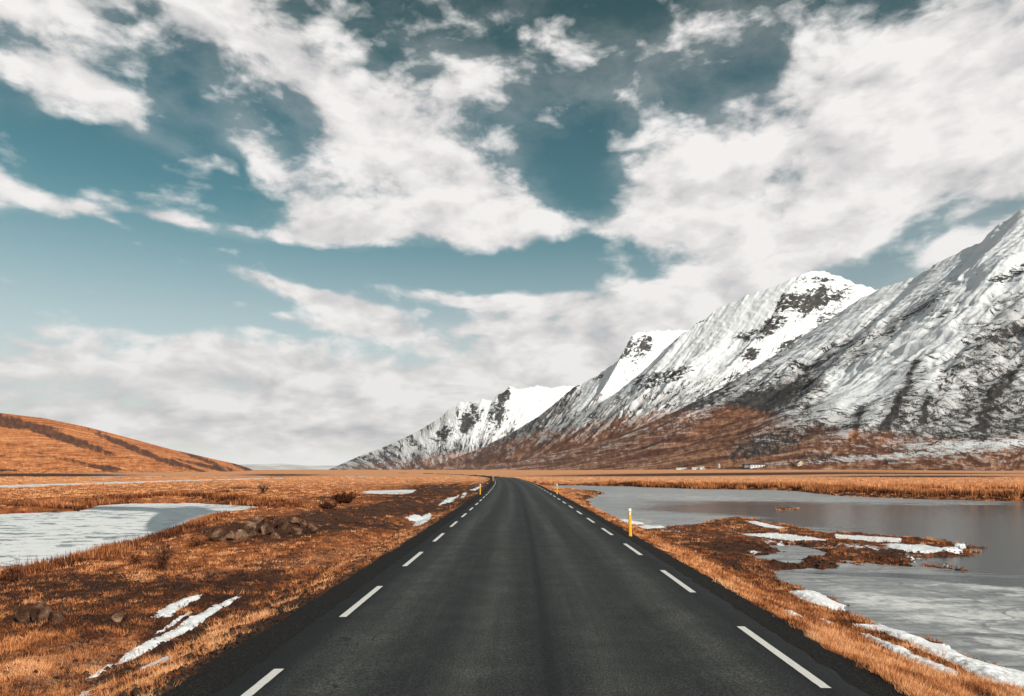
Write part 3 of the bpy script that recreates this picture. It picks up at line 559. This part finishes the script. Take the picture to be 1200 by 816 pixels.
patch([(474,607),(486,603),(494,605),(504,600),(507,604.5),(501,612),(483,618),(486,611),(480,610)], 'jagged snow patch on dark soil between boulders and road', GL, .06, 1.0)
patch([(513,593),(522,585),(538,580.5),(531,588),(522,590)], 'slanting snow patch beyond the jagged one, left of the road', GL, .06, 1.0)
patch([(540,583),(544,577),(548,578),(543,584)], 'tiny snow scrap between two slanting snow patches by the road', GL, .06, .8)
patch([(551,574.5),(562,570),(567,569.5),(558,574.5)], 'farthest snow scrap left of the road near the yellow post', GL, .06, .8)
patch([(924,693),(944,691),(962,696),(976,704),(990,709),(993,717),(976,715),(965,711),(948,706),(934,701)], 'rounded snow patch on the lake shore where the grass juts out', GR_, .07, .8)
patch([(997,730),(1021,733),(1042,736),(1070,745),(1091,753),(1112,757),(1121,764),(1140,774),(1175,783),(1200,788),(1231,799),(1290,830),(1260,828),(1200,808),(1161,800),(1133,786),(1105,772),(1084,765),(1067,754),(1049,747),(1025,740),(1011,736)], 'broad snow band along the icy lake shore at lower right', GR_, .09, .7)
patch([(1003,740),(1025,746),(1056,758),(1084,771),(1105,779),(1123,788),(1127,796),(1112,792),(1084,782),(1056,769),(1035,759),(1018,750)], 'long thin snow strip in the grass inside the broad shore band', GR_, .06, .9)
patch([(914,715),(930,718),(943,725),(925,721)], 'thin snow sliver on the grass bank below the rounded patch', GR_, .05, .6)
patch([(956,722),(966,725),(976,730),(964,729)], 'small snow sliver on the grass bank left of the long strip', GR_, .05, .6)
patch([(1034,789),(1042,791),(1053,796),(1042,795)], 'small snow scrap at the gravel edge at the lower right', GR_, .05, .5)
patch([(978,626),(1011,628),(1056,631.5),(1058,636),(1030,635),(1005,633),(980,631)], 'snow strip along the far side of the grassy spit', GR_, .06, 1.0)
patch([(1030,637),(1060,638),(1085,639),(1105,643),(1138,646.5),(1127,650.5),(1100,651),(1070,647),(1045,643)], 'snow patch on the outer tip of the grassy spit', GR_, .07, 1.0)
patch([(864,625.5),(912,624.5),(951,629.5),(972,633),(930,634.5),(905,631),(881,628.5)], 'snow strip crossing the base of the grassy spit', GR_, .05, 1.5)
patch([(872,610),(895,613.5),(925,619),(905,619),(885,615)], 'snow on the shore between the two small bays', GR_, .05, .8)
patch([(722,604.5),(741,608.5),(757,615),(741,615),(727,610)], 'snow patch on the shore just behind the nearest yellow post', GR_, .07, .8)
patch([(748,617.5),(768,616),(780,619),(757,620.5)], 'thin snow sliver at the shore right of the nearest yellow post', GR_, .05, .6)
patch([(876,647),(884,645),(892,648),(884,650)], 'small snow scrap beside the pool inside the grassy spit', GR_, .04, .6)
# ------------------------------------------------------------------ grass: matted tufts built blade by blade
def grass_mat():
    m, n = mat('dry_grass'); t = n.attr('tone'); 
    col = n.ramp(t, [(0, (.020,.008,.006)), (.22, (.095,.028,.012)), (.45, (.34,.115,.040)), (.7, (.66,.27,.10)), (1, (.85,.48,.25))])
    n.out(col, .85, None, .15); return m
GM = grass_mat()
def blades(cx, cy, cz, nb, h, wd_, spread, tone, lean=.9, r_=rng):
    """tufts -> arrays of blade triangles"""
    T = np.repeat(np.arange(len(cx)), nb); M = len(T)
    a = r_.uniform(0, 2*np.pi, M); rr = spread[T]*np.sqrt(r_.uniform(0, 1, M)); bx = cx[T]+rr*np.cos(a); by = cy[T]+rr*np.sin(a)
    a2 = a+r_.normal(0, .7, M); hh = h[T]*r_.uniform(.5, 1.15, M); ln = hh*lean*r_.uniform(.15, 1.1, M)
    yaw = r_.uniform(-.9, .9, M); wx, wy = np.cos(yaw)*wd_[T]*.5, np.sin(yaw)*wd_[T]*.5
    V = np.empty((M, 3, 3)); zb = cz[T]-.02
    V[:, 0] = np.stack([bx-wx, by-wy, zb], -1); V[:, 1] = np.stack([bx+wx, by+wy, zb], -1)
    V[:, 2] = np.stack([bx+ln*np.cos(a2), by+ln*np.sin(a2), zb+.02+hh], -1)
    tn = np.clip(tone[T]+r_.normal(0, .10, M), 0, 1)
    tn3 = np.stack([tn-.16, tn-.16, tn+.05], -1).clip(0, 1)
    return V.reshape(-1, 3), tn3.ravel()
def inpatch(X, Y):
    m_ = np.zeros(X.shape, bool)
    for W_ in PATCH:
        A_ = np.array(W_); lo = A_.min(0)-.1; hi = A_.max(0)+.1
        b = (X > lo[0]) & (X < hi[0]) & (Y > lo[1]) & (Y < hi[1])
        if b.any(): i = np.where(b)[0]; m_[i[sdf(X[i], Y[i], W_) < -.05*rng.uniform(0, 1, len(i))**2*(1+.05*Y[i])]] = True
    return m_
def scatter(N_, d0, d1, p0=-330, p1=1530):
    dd = rng.uniform(d0, d1, N_)**1.0; px = rng.uniform(p0, p1, N_); Y = (H+.6)*F/dd; return (px-CX)/F*Y, Y
def grow(name, N_, d0, d1, nb, p0=-330, p1=1530):
    X, Y = scatter(N_, d0, d1, p0, p1); z, s, wd = land(X, Y, True); r = np.hypot(X, Y)
    soil = ell(X, Y, SOIL); sn = ell(X, Y, SNOWB)
    nz = fb(X/.7, Y/.7, 4, 101); nz2 = fb(X/3, Y/3, 3, 104)
    p_ = .76+1.3*nz-.42*np.clip(soil, 0, 1.2)-.45*sst(-s, 7.2, 4.2)*(s < 0)-.8*sn
    p_ = np.where((s > 0) & (s < 7.5), p_+.35, p_)
    edge = np.where(s > 0, 4.05, 4.3)+.22*fb(X/.5, Y/.5, 3, 106)
    ok = (np.abs(s) > edge) & (wd > .02) & (rng.uniform(0, 1, N_) < p_) & ((Y > 6)|(X < -3)|(X > 3))
    i = np.where(ok)[0]; i = i[~inpatch(X[i], Y[i])]
    X, Y, z, soil, nz, nz2, r, s, wd = (q[i] for q in (X, Y, z, soil, nz, nz2, r, s, wd)); n_ = len(X)
    tone = .52+1.0*nz+.40*nz2+.0018*np.minimum(r, 150)-.46*np.clip(soil, 0, 1)+rng.normal(0, .09, n_)+.10*ell(X, Y, PALE)+.04*(s > 0)*(s < 7.5)
    tone = np.where((s > 7.5) & (Y < 75) & (X < 45), tone-.12, tone)
    h = (.035+.055*rng.uniform(0, 1, n_)**2+.09*rng.uniform(0, 1, n_)**8)*(1+.006*r)*(1-.3*np.clip(soil, 0, 1)); wdt = np.maximum(.007, .00085*r); sp = .06+.0022*r
    V, tn = blades(X, Y, z, nb, h, wdt, sp, tone)
    o = mesh_np(name, V, np.arange(len(V)).reshape(-1, 3), GM, attrs={'tone': tn}); tag(o, 'dry orange and brown grass covering the banks and marsh', 'grass', kind='stuff'); return n_
grow('grass', 120000, 26, 380, 11)
grow('grass', 30000, 9, 34, 9)
grow('grass', 26000, 60, 420, 9, -1900, -330)
grow('grass', 14000, 60, 420, 9, 1530, 2600)
# taller reeds fringing the far banks
def reeds(name, poly, N_, hmin, hmax, tone, label, jw=1.5, w_=.0011):
    gx, gy, gz = px2g([p[0] for p in poly], [p[1] for p in poly]); t = rng.uniform(0, 1, N_); L_ = np.concatenate([[0], np.cumsum(np.hypot(np.diff(gx), np.diff(gy)))]); L_ /= L_[-1]
    X = np.interp(t, L_, gx)+rng.normal(0, jw, N_); Y = np.interp(t, L_, gy)+rng.normal(0, jw, N_)+jw; z, s, wd = land(X, Y, True)
    cl = fb(X/3.5, Y/9, 4, 120); ok = (wd > .1) & (cl > -.22+.2*rng.normal(0, 1, N_)); X, Y, z, cl = X[ok], Y[ok], z[ok], cl[ok]; n_ = len(X); r = np.hypot(X, Y)
    V, tn = blades(X, Y, z, 7, hmin+(hmax-hmin)*np.clip(.5+cl+.2*rng.normal(0, 1, n_), 0, 1), r*w_, .15+.002*r, np.clip(tone+.7*cl+.12*rng.normal(0, 1, n_), .02, .95), .25)
    o = mesh_np(name, V, np.arange(len(V)).reshape(-1, 3), GM, attrs={'tone': tn}); tag(o, label, 'reeds', kind='stuff')
reeds('reeds', [(640,568.4),(730,568.5),(815,570.8),(900,571.5),(940,571),(980,575),(1070,580),(1200,583),(1500,592)], 9000, .3, 1.0, .42, 'fringe of brown reeds along the far bank of the right lake', 1.3)
reeds('reeds', [(930,569.0),(1000,570.5),(1100,572),(1200,573),(1400,576)], 5000, .3, .9, .60, 'pale reed belt behind the far bank of the right lake', 2.5)
reeds('reeds', [(0,601),(92,597.5),(112,592),(150,589.5),(225,588.8),(300,592.4),(330,595)], 3500, .15, .55, .30, 'dark reeds along the far bank of the left lake', .8)
reeds('reeds', [(-300,740),(0,677),(51,669),(112,652),(145,640),(196,626),(220,618),(250,606)], 2500, .12, .42, .35, 'short brown reeds along the near shore of the left lake', .35)
# ------------------------------------------------------------------ soil clods and gravel
def pebbles(name, X, Y, size, m, label, cat, lift=.3):
    z = land(X, Y); n_ = len(X); base = np.array([(1,0,0),(0,1,0),(-1,0,0),(0,-1,0),(0,0,.8),(0,0,-.6)], float)
    tri = np.array([(0,1,4),(1,2,4),(2,3,4),(3,0,4),(1,0,5),(2,1,5),(3,2,5),(0,3,5)])
    V = base[None]*size[:, None, None]*rng.uniform(.55, 1.25, (n_, 6, 1)); a = rng.uniform(0, 6.3, n_); c, s_ = np.cos(a)[:, None], np.sin(a)[:, None]
    W_ = np.stack([V[..., 0]*c-V[..., 1]*s_+X[:, None], V[..., 0]*s_+V[..., 1]*c+Y[:, None], V[..., 2]*.8+(z+size*lift)[:, None]], -1)
    Fq = (tri[None]+6*np.arange(n_)[:, None, None]).reshape(-1, 3); o = mesh_np(name, W_.reshape(-1, 3), Fq, m); tag(o, label, cat, kind='stuff')
GVM, n = mat('gravel_stone'); n.out(n.ramp(n.noise(n.pos(), 17, 2, .5), [(.35, (.006,.006,.006)), (.6, (.022,.021,.020)), (.8, (.07,.066,.06))]), .9)
Yg = (H)*F/rng.uniform(30, 330, 60000); sd_ = rng.choice([-1, 1], 60000); sg = sd_*(3.42+1.0*rng.beta(1.2, 1.6, 60000)); Xg = rc(Yg)+sg
pebbles('gravel', Xg, Yg, .003+.010*rng.uniform(0, 1, 60000)**4+.00008*Yg, GVM, 'dark gravel of the road shoulders', 'gravel', .15)
CM, n = mat('dark_soil_clod'); n.out(n.ramp(n.noise(n.pos(), 6, 3, .6), [(.35, (.014,.008,.006)), (.6, (.05,.026,.016)), (.8, (.13,.06,.033))]), .95)
X_, Y_ = scatter(60000, 18, 330); z_, s_a, wd_a = land(X_, Y_, True); so_ = ell(X_, Y_, SOIL)+.35*sst(-s_a, 7, 4.2)*(s_a < 0)
k_ = (rng.uniform(0, 1, len(X_)) < so_*.9) & (np.abs(s_a) > 4.2) & (wd_a > .1); k_ = np.where(k_)[0]; k_ = k_[~inpatch(X_[k_], Y_[k_])]
pebbles('soil_clods', X_[k_], Y_[k_], (.02+.05*rng.uniform(0, 1, len(k_))**2)*(1+.012*Y_[k_]), CM, 'dark clods of bare soil between the grass', 'soil', .2)
# ------------------------------------------------------------------ boulders
import bmesh
BM, n = mat('boulder'); p = n.pos(); a_ = n.noise(p, 5, 8, .7)
n.out(n.mix(n.ss(n.noise(p, 1.6, 5, .6), .42, .6), n.ramp(a_, [(.3, (.045,.028,.020)), (.5, (.19,.11,.07)), (.7, (.44,.28,.18))]), n.ramp(a_, [(.3, (.016,.009,.007)), (.6, (.09,.04,.022))])), .95, n.bump(a_, 1.0, .12), .1)
def boulder(px, py, rx, ry, seed, label, group, up=1.0):
    gx, gy, gz = px2g([px], [py+ry*.9]); x, y, z = float(gx[0]), float(gy[0]), float(gz[0]); k = y/F
    bm = bmesh.new(); bmesh.ops.create_icosphere(bm, subdivisions=4, radius=1); r_ = np.random.default_rng(seed)
    pl = r_.normal(size=(13, 3)); pl /= np.linalg.norm(pl, axis=1)[:, None]; of = r_.uniform(.5, .88, 13)
    co = np.array([v.co[:] for v in bm.verts])
    for q, o_ in zip(pl, of):
        dd = co@q-o_; co = co-np.where(dd > 0, dd*.9, 0)[:, None]*q
    co += (.05*fb(co[:, 0]*3+seed, co[:, 1]*3+co[:, 2]*2, 4, seed))[:, None]*co
    sx = rx*k*1.15; co = co*np.array([sx, sx*r_.uniform(.8, 1.1), ry*k*1.2])
    a = r_.uniform(-.35, .35); c, s_ = math.cos(a), math.sin(a); co = np.stack([co[:, 0]*c-co[:, 2]*s_, co[:, 1], co[:, 0]*s_+co[:, 2]*c], -1)
    for v, q in zip(bm.verts, co): v.co = q
    for f_ in bm.faces: f_.smooth = True
    me = bpy.data.meshes.new('boulder'); bm.to_mesh(me); bm.free(); me.materials.append(BM)
    o = bpy.data.objects.new('boulder', me); C.objects.link(o); o.location = (x, y, z+ry*k*.62); tag(o, label, 'boulder', group)
GB = 'boulders on the dark bank by the left lake'
for i, (a, b, c, d_, lb) in enumerate([
 (331,613,6,8.5,'pale upright boulder, tallest in the row on the dark bank'),
 (311.5,619,9,7.5,'broad pale boulder left of the tall upright one'),
 (322,626,5,4.5,'small low boulder in front of the tall upright one'),
 (347.5,620,6.5,7,'round boulder right of the tall upright one'),
 (366,619,6.5,6.5,'rightmost boulder in the row on the dark bank'),
 (355.5,613,4,5.5,'narrow boulder wedged behind the two rightmost boulders'),
 (291.6,617,8.5,8,'large reddish boulder left of the broad pale one'),
 (281,625,8.5,7,'squat dark boulder below the large reddish one'),
 (258,627,8.5,7.5,'leftmost dark boulder in the row on the dark bank'),
 (269,626,6,6,'dark boulder next to the leftmost one'),
 (344,609.5,6,4.5,'low boulder behind the round boulder, right of the tall one'),
 (301.5,608.5,5.5,5,'dark boulder peeking out behind the large reddish one'),
 (295,626,5.5,4.5,'small dark boulder between the squat one and broad pale one'),
 (314,609,6,4,'dark flat boulder behind the broad pale one')]): boulder(a, b, c, d_, 200+i, lb, GB)
GF = 'boulders in the dark grass at lower left'
for i, (a, b, c, d_, lb) in enumerate([(50,716,12,12,'largest rusty boulder in the dark grass at lower left'),(29,718,9,11,'dark boulder leaning left of the largest rusty boulder'),(66,722,7,8,'small boulder touching the right side of the rusty boulder'),(139,722,7,7,'lone reddish boulder in dark grass left of the blunt snow patch')]): boulder(a, b, c, d_, 240+i, lb, GF)
# ------------------------------------------------------------------ shrubs and stalks
TW, n = mat('twig'); n.out(n.ramp(n.noise(n.pos(), 8, 3, .6), [(.35, (.035,.014,.009)), (.7, (.15,.065,.035))]), .9)
def tubes(paths, sides=4):
    V, Fq = [], []
    for pts, rad in paths:
        pts = np.array(pts); 
        b = len(V)
        for q, r in zip(pts, rad):
            for k in range(sides): a = 2*math.pi*k/sides; V.append((q[0]+r*math.cos(a), q[1]+r*math.sin(a), q[2]))
        for i in range(len(pts)-1):
            for k in range(sides): k2 = (k+1)%sides; Fq.append((b+i*sides+k, b+i*sides+k2, b+(i+1)*sides+k2, b+(i+1)*sides+k))
    return V, Fq
def shrub(px, py, hpx, wpx, nst, name, label, cat, seed, th=1.0, leaf=0, group=None, fork=3):
    gx, gy, gz = px2g([px], [py]); x, y, z = float(gx[0]), float(gy[0]), float(gz[0]); k = y/F; hh, ww = hpx*k, wpx*k*.5
    r_ = np.random.default_rng(seed); stems, twigs = [], []; tips = []
    for i in range(nst):
        a = r_.uniform(0, 6.28); sp = math.sqrt(r_.uniform(0, 1))*ww; top = hh*r_.uniform(.6, 1)*(1-.35*(sp/ww)**2)
        b0 = np.array([r_.normal(0, .08)*ww, r_.normal(0, .08)*ww, -.05]); tp = np.array([sp*math.cos(a), sp*math.sin(a), top]); pts = []
        for q in np.linspace(0, 1, 6): w_ = b0+(tp-b0)*np.array([q**1.25, q**1.25, q]); pts.append(w_+r_.normal(0, .02, 3)*hh*q)
        r0 = .012*th*hh*.6+.35*k*th*.5; stems.append((pts, np.linspace(r0, r0*.35, 6)))
        for j in range(fork):
            q = r_.integers(1, 5); s0 = pts[q]; dr = (tp-b0)*r_.uniform(.2, .45)+r_.normal(0, .14, 3)*hh; dr[2] = abs(dr[2]); e = s0+dr
            e[2] = min(e[2], hh); twigs.append(([s0, (s0+e)/2+r_.normal(0, .02, 3)*hh, e], [r0*.5, r0*.4, r0*.25])); tips.append(e)
        tips.append(tp)
    root = empty(name, (x, y, z)); tag(root, label, cat, group)
    V, Fq = tubes(stems); mesh_np('stem', V, Fq, TW, root)
    V, Fq = tubes(twigs, 3); mesh_np('twigs', V, np.array(Fq), TW, root)
    if leaf:
        T_ = np.array(tips); T_ = T_[r_.integers(0, len(T_), leaf)]*r_.uniform(.35, 1.02, (leaf, 1)); T_ += r_.normal(0, .07, T_.shape)*hh; T_[:, 2] = np.abs(T_[:, 2])
        n_ = leaf; V, tn = blades(T_[:, 0], T_[:, 1], T_[:, 2], 3, np.full(n_, .10*hh), np.full(n_, max(.9*k, .012)), np.full(n_, .04*hh), r_.uniform(.0, .32, n_), 1.2)
        mesh_np('foliage', V, np.arange(len(V)).reshape(-1, 3), GM, root, attrs={'tone': tn})
    return root
shrub(190,668,38,36,60,'shrub','bare dark twiggy shrub by the shore of the left lake','shrub',301,.42,60,fork=5)
shrub(160,662,17,26,22,'shrub','low brown shrub just left of the bare dark one','shrub',302,.42,60,fork=4)
shrub(233,640,14,26,16,'shrub','low brown shrub in the grass behind the blunt snow patch','shrub',309,.42,60,fork=4)
shrub(28,680,42,26,9,'tall_weed','thin tall dry weed stalks at the left lake edge','weed',303,.35,0,fork=2)
shrub(16,682,22,22,16,'tall_weed','short dense dry weeds beside the tall thin stalks','weed',304,.45,120)
shrub(97,650,14,8,7,'tall_weed','small pair of dry stalks on the left lake shore','weed',305,.4,30)
shrub(404,590,13.5,30,60,'shrub','dense dark rounded bush behind the boulder bank','bush',306,.9,1500,fork=5)
shrub(384,597,9,26,40,'shrub','low dark scrub just in front of the dense rounded bush','bush',307,.8,900)
shrub(309,578.5,14,14,16,'shrub','thin leafless shrub standing alone on the far left plain','shrub',308,.7,60)
shrub(262,579,5,18,26,'shrub','low dark scrub on the far left plain near the lone shrub','bush',310,.8,500)
# ------------------------------------------------------------------ yellow guide posts
YM, n = mat('yellow_plastic'); n.out(n.ramp(n.noise(n.pos(), 9, 4, .6), [(.3, (.62,.30,.010)), (.6, (.84,.45,.015))]), .5, None, .4)
WM, n = mat('reflector_white'); n.out((.85,.84,.80), .3, None, .6)
KM, n = mat('post_foot_dark'); n.out((.03,.03,.03), .8)
def box_prism(prof, z0, z1, top=0.0, nseg=1):
    k = len(prof); V = []; zs = np.linspace(z0, z1, nseg+1)
    for j, z in enumerate(zs):
        for (a, b) in prof: V.append((a, b, z+(top*(b/.03) if j == nseg else 0)))
    Fs = [tuple(range(k))[::-1], tuple(range(nseg*k, nseg*k+k))]
    for j in range(nseg):
        for i in range(k): i2 = (i+1)%k; Fs.append((j*k+i, j*k+i2, (j+1)*k+i2, (j+1)*k+i))
    return V, Fs
def pyobj(name, V, Fs, m, parent, bev=0.0, loc=None):
    me = bpy.data.meshes.new(name); me.from_pydata([tuple(v) for v in V], [], Fs); me.update(); me.materials.append(m)
    if bev:
        bm = bmesh.new(); bm.from_mesh(me); bmesh.ops.bevel(bm, geom=bm.edges[:], offset=bev, segments=2, affect='EDGES'); bm.to_mesh(me); bm.free()
    o = bpy.data.objects.new(name, me); C.objects.link(o); o.parent = parent
    if loc: o.location = loc
    return o
def post():
    root = empty('guide_post', (0, 0, 0))
    pr = [(.055*math.copysign(abs(math.cos(a))**.7, math.cos(a)), .032*math.copysign(abs(math.sin(a))**.7, math.sin(a))) for a in np.linspace(0, 2*math.pi, 16, endpoint=False)]
    V, Fs = box_prism(pr, -.15, .92, -.018, 6); pyobj('post_body', V, Fs, YM, root)
    pr2 = [(a*1.06, b*1.1) for a, b in pr]; V, Fs = box_prism(pr2, .915, .985, -.016, 1); pyobj('cap', V, Fs, WM, root)
    for sy in (-1, 1):
        pr3 = [(-.024,-.004),(.024,-.004),(.024,.004),(-.024,.004)]; V, Fs = box_prism(pr3, .76, .88); pyobj('reflector', V, Fs, WM, root, .0015, (0, sy*.033, 0))
    pr4 = [(a*1.15, b*1.2) for a, b in pr]; V, Fs = box_prism(pr4, -.1, .05); pyobj('foot_sleeve', V, Fs, YM, root)
    return root
PR = post()
PL = [((728,626.5),'nearest yellow guide post, at the road edge before the right lake'),((648.7,578.5),'small distant yellow guide post right of the road by the lake end'),((565.8,579),'yellow guide post left of the road beside the snow scraps'),((577.8,564),'farthest yellow guide post, where the road bends left')]
for i, ((a, b), lb) in enumerate(PL):
    r_ = PR if i == 0 else PR.copy()
    if i:
        C.objects.link(r_)
        for ch in list(PR.children): c_ = ch.copy(); C.objects.link(c_); c_.parent = r_
    gx, gy, gz = px2g([a], [b]); x, y = float(gx[0]), float(gy[0]); s_ = x-float(rc(y)); x = float(rc(y))+math.copysign(min(max(abs(s_), 3.75), 4.3), s_ if i in (0, 1) else -1)
    x = x if i != 3 else (a-CX)/F*y; r_.location = (x, y, float(land(np.array([x]), np.array([y]))[0])); r_.rotation_euler = (math.radians(random.uniform(-2, 2)), math.radians(random.uniform(-2, 2)), random.uniform(-.1, .1)); tag(r_, lb, 'guide post', 'yellow guide posts along the road edges')
# ------------------------------------------------------------------ farm at the foot of the mountain
WW, n = mat('white_wall'); n.out(n.ramp(n.noise(n.pos(), .6, 5, .6), [(.3, (.66,.66,.64)), (.6, (.80,.80,.78))]), .8)
CW, n = mat('cream_wall'); n.out(n.ramp(n.noise(n.pos(), .6, 5, .6), [(.3, (.60,.48,.30)), (.6, (.74,.60,.40))]), .8)
GW, n = mat('grey_wall'); n.out((.24,.25,.26), .8)
RF, n = mat('dark_roof'); n.out((.06,.055,.055), .7)
GRF, n = mat('pale_green_roof'); n.out((.45,.52,.46), .6)
GL_, n = mat('window_glass'); n.out((.03,.035,.04), .15, None, .6)
def bx(x0, x1, y0, y1, z0, z1): 
    V = [(x, y, z) for z in (z0, z1) for y in (y0, y1) for x in (x0, x1)]; return V, [(0,2,3,1),(4,5,7,6),(0,1,5,4),(2,6,7,3),(0,4,6,2),(1,3,7,5)]
from mathutils.bvhtree import BVHTree
from mathutils import Vector
_mo = [o for o in C.objects if o.name == 'mountain'][0]
_me = _mo.data; _co = np.empty(len(_me.vertices)*3, np.float32); _me.vertices.foreach_get('co', _co); _co = _co.reshape(-1, 3)
_fq = np.empty(len(_me.polygons)*4, np.int32); _me.polygons.foreach_get('vertices', _fq); _fq = _fq.reshape(-1, 4)
_pxv = CX+F*_co[:, 0]/_co[:, 1]; _kp = ((_pxv[_fq] > 740) & (_pxv[_fq] < 1120)).all(1) & (_co[_fq][:, :, 2].max(1) < 60) & (_co[_fq][:, :, 1].max(1) < 3000)
_u, _iv = np.unique(_fq[_kp], return_inverse=True)
BV = BVHTree.FromPolygons(_co[_u].tolist(), _iv.reshape(-1, 4).tolist())
def slope_hit(px, py, Y):
    h_ = BV.ray_cast(Vector((0, 0, H)), Vector(((px-CX)/F, 1, (HY-py)/F)).normalized(), 5000)[0]
    if h_ is None: return (px-CX)/F*Y, Y, float(land(np.array([(px-CX)/F*Y]), np.array([float(Y)]))[0])
    return h_.x, h_.y, h_.z
def house(px, py, Y, wpx, hpx, dep, wm, rm, label, name='farmhouse', nwin=4, gable=False, roofh=.4, cat='house', door=True):
    x, Y, z = slope_hit(px, py, Y); k = Y/F; W_, Hh = wpx*k, hpx*k; wh = Hh*(1-roofh)
    root = empty(name, (x, Y, z), 0.0); tag(root, label, cat)
    V, Fs = bx(-W_/2, W_/2, 0, dep, -8, wh)
    if gable: V += [(-W_/2+.0, dep/2, wh)]; V.pop()
    pyobj('wall', V, Fs, wm, root)
    e = .35
    if gable:   # ridge runs away from the viewer
        V = [(-W_/2-e, -e, wh), (W_/2+e, -e, wh), (0, -e, Hh), (-W_/2-e, dep+e, wh), (W_/2+e, dep+e, wh), (0, dep+e, Hh)]
        Fs = [(0,1,2),(3,5,4),(0,2,5,3),(1,4,5,2),(0,3,4,1)]
        V2 = [(-W_/2, -.0, wh-.01), (W_/2, 0, wh-.01), (0, 0, Hh-.35), (-W_/2, -.42, wh-.01), (W_/2, -.42, wh-.01), (0, -.42, Hh-.35)]
        pyobj('gable', V2, [(0,2,1),(3,4,5),(0,1,4,3),(1,2,5,4),(2,0,3,5)], wm, root)
    else:
        V = [(-W_/2-e, -e, wh), (W_/2+e, -e, wh), (W_/2+e, dep+e, wh), (-W_/2-e, dep+e, wh), (-W_/2-e, dep/2, Hh), (W_/2+e, dep/2, Hh)]
        Fs = [(0,1,5,4),(2,3,4,5),(0,4,3),(1,2,5),(0,3,2,1)]
    rf = pyobj('roof', V, Fs, rm, root)
    for i in range(nwin):
        cx_ = -W_/2+W_*(i+.5)/nwin+(.1 if door else 0); ww = min(W_/nwin*.4, 2.2); V, Fs = bx(cx_-ww/2, cx_+ww/2, -.06, .05, wh*.35, wh*.75); wn = pyobj('window', V, Fs, GL_, root)
        V, Fs = bx(cx_-ww/2-.12, cx_+ww/2+.12, -.10, .04, wh*.35-.15, wh*.35-.01); pyobj('sill', V, Fs, wm, wn)
    if door:
        V, Fs = bx(W_/2-1.8, W_/2-.7, -.07, .05, 0, min(2.2, wh*.85)); pyobj('door', V, Fs, RF, root)
house(888,548,1250,17,5.0,10,WW,RF,'long white farmhouse at the foot of the dark mountain slope','farmhouse',5)
house(876,548,1262,7,4.6,10,GW,RF,'grey barn joined to the left end of the white farmhouse','barn',0,door=True,cat='barn')
house(938,546,1300,6,5.6,9,CW,RF,'small cream house with pointed gable on the brown slope','farmhouse',2,True,.42)
house(799,550.4,1200,12,2.2,8,WW,GRF,'lowest long pale shed, leftmost of the farm','shed',3,False,.5,'shed')
house(815,550.4,1230,7,2.6,8,WW,GRF,'small pale shed between the leftmost shed and the white one','shed',2,False,.5,'shed')
house(823,550.2,1210,5,3.0,8,WW,GRF,'short pale shed just left of the white silo','shed',1,False,.45,'shed')
house(1047,543.5,1400,12,3.4,10,GW,RF,'dark low barn by the snow field under the big mountain','barn',2,False,.5,'barn')
# silo
x, yb, zb = slope_hit(842.5, 548.3, 1050); root = empty('silo', (x, yb, zb)); tag(root, 'narrow white silo standing left of the white farmhouse', 'silo')
def cyl(r0, r1, z0, z1, k=20):
    V = [(r*math.cos(2*math.pi*i/k), r*math.sin(2*math.pi*i/k), z) for r, z in ((r0, z0), (r1, z1)) for i in range(k)]
    return V, [(i, (i+1)%k, k+(i+1)%k, k+i) for i in range(k)]+[tuple(range(k, 2*k)), tuple(range(k))[::-1]]
V, Fs = cyl(1.9, 1.9, -6, 6.0); pyobj('tank', V, Fs, WW, root); V, Fs = cyl(2.05, .3, 6.0, 7.2); pyobj('cap', V, Fs, WW, root)
V, Fs = bx(-.4, .4, -2.15, -1.85, 0, 6.6); pyobj('ladder', V, Fs, GW, root)
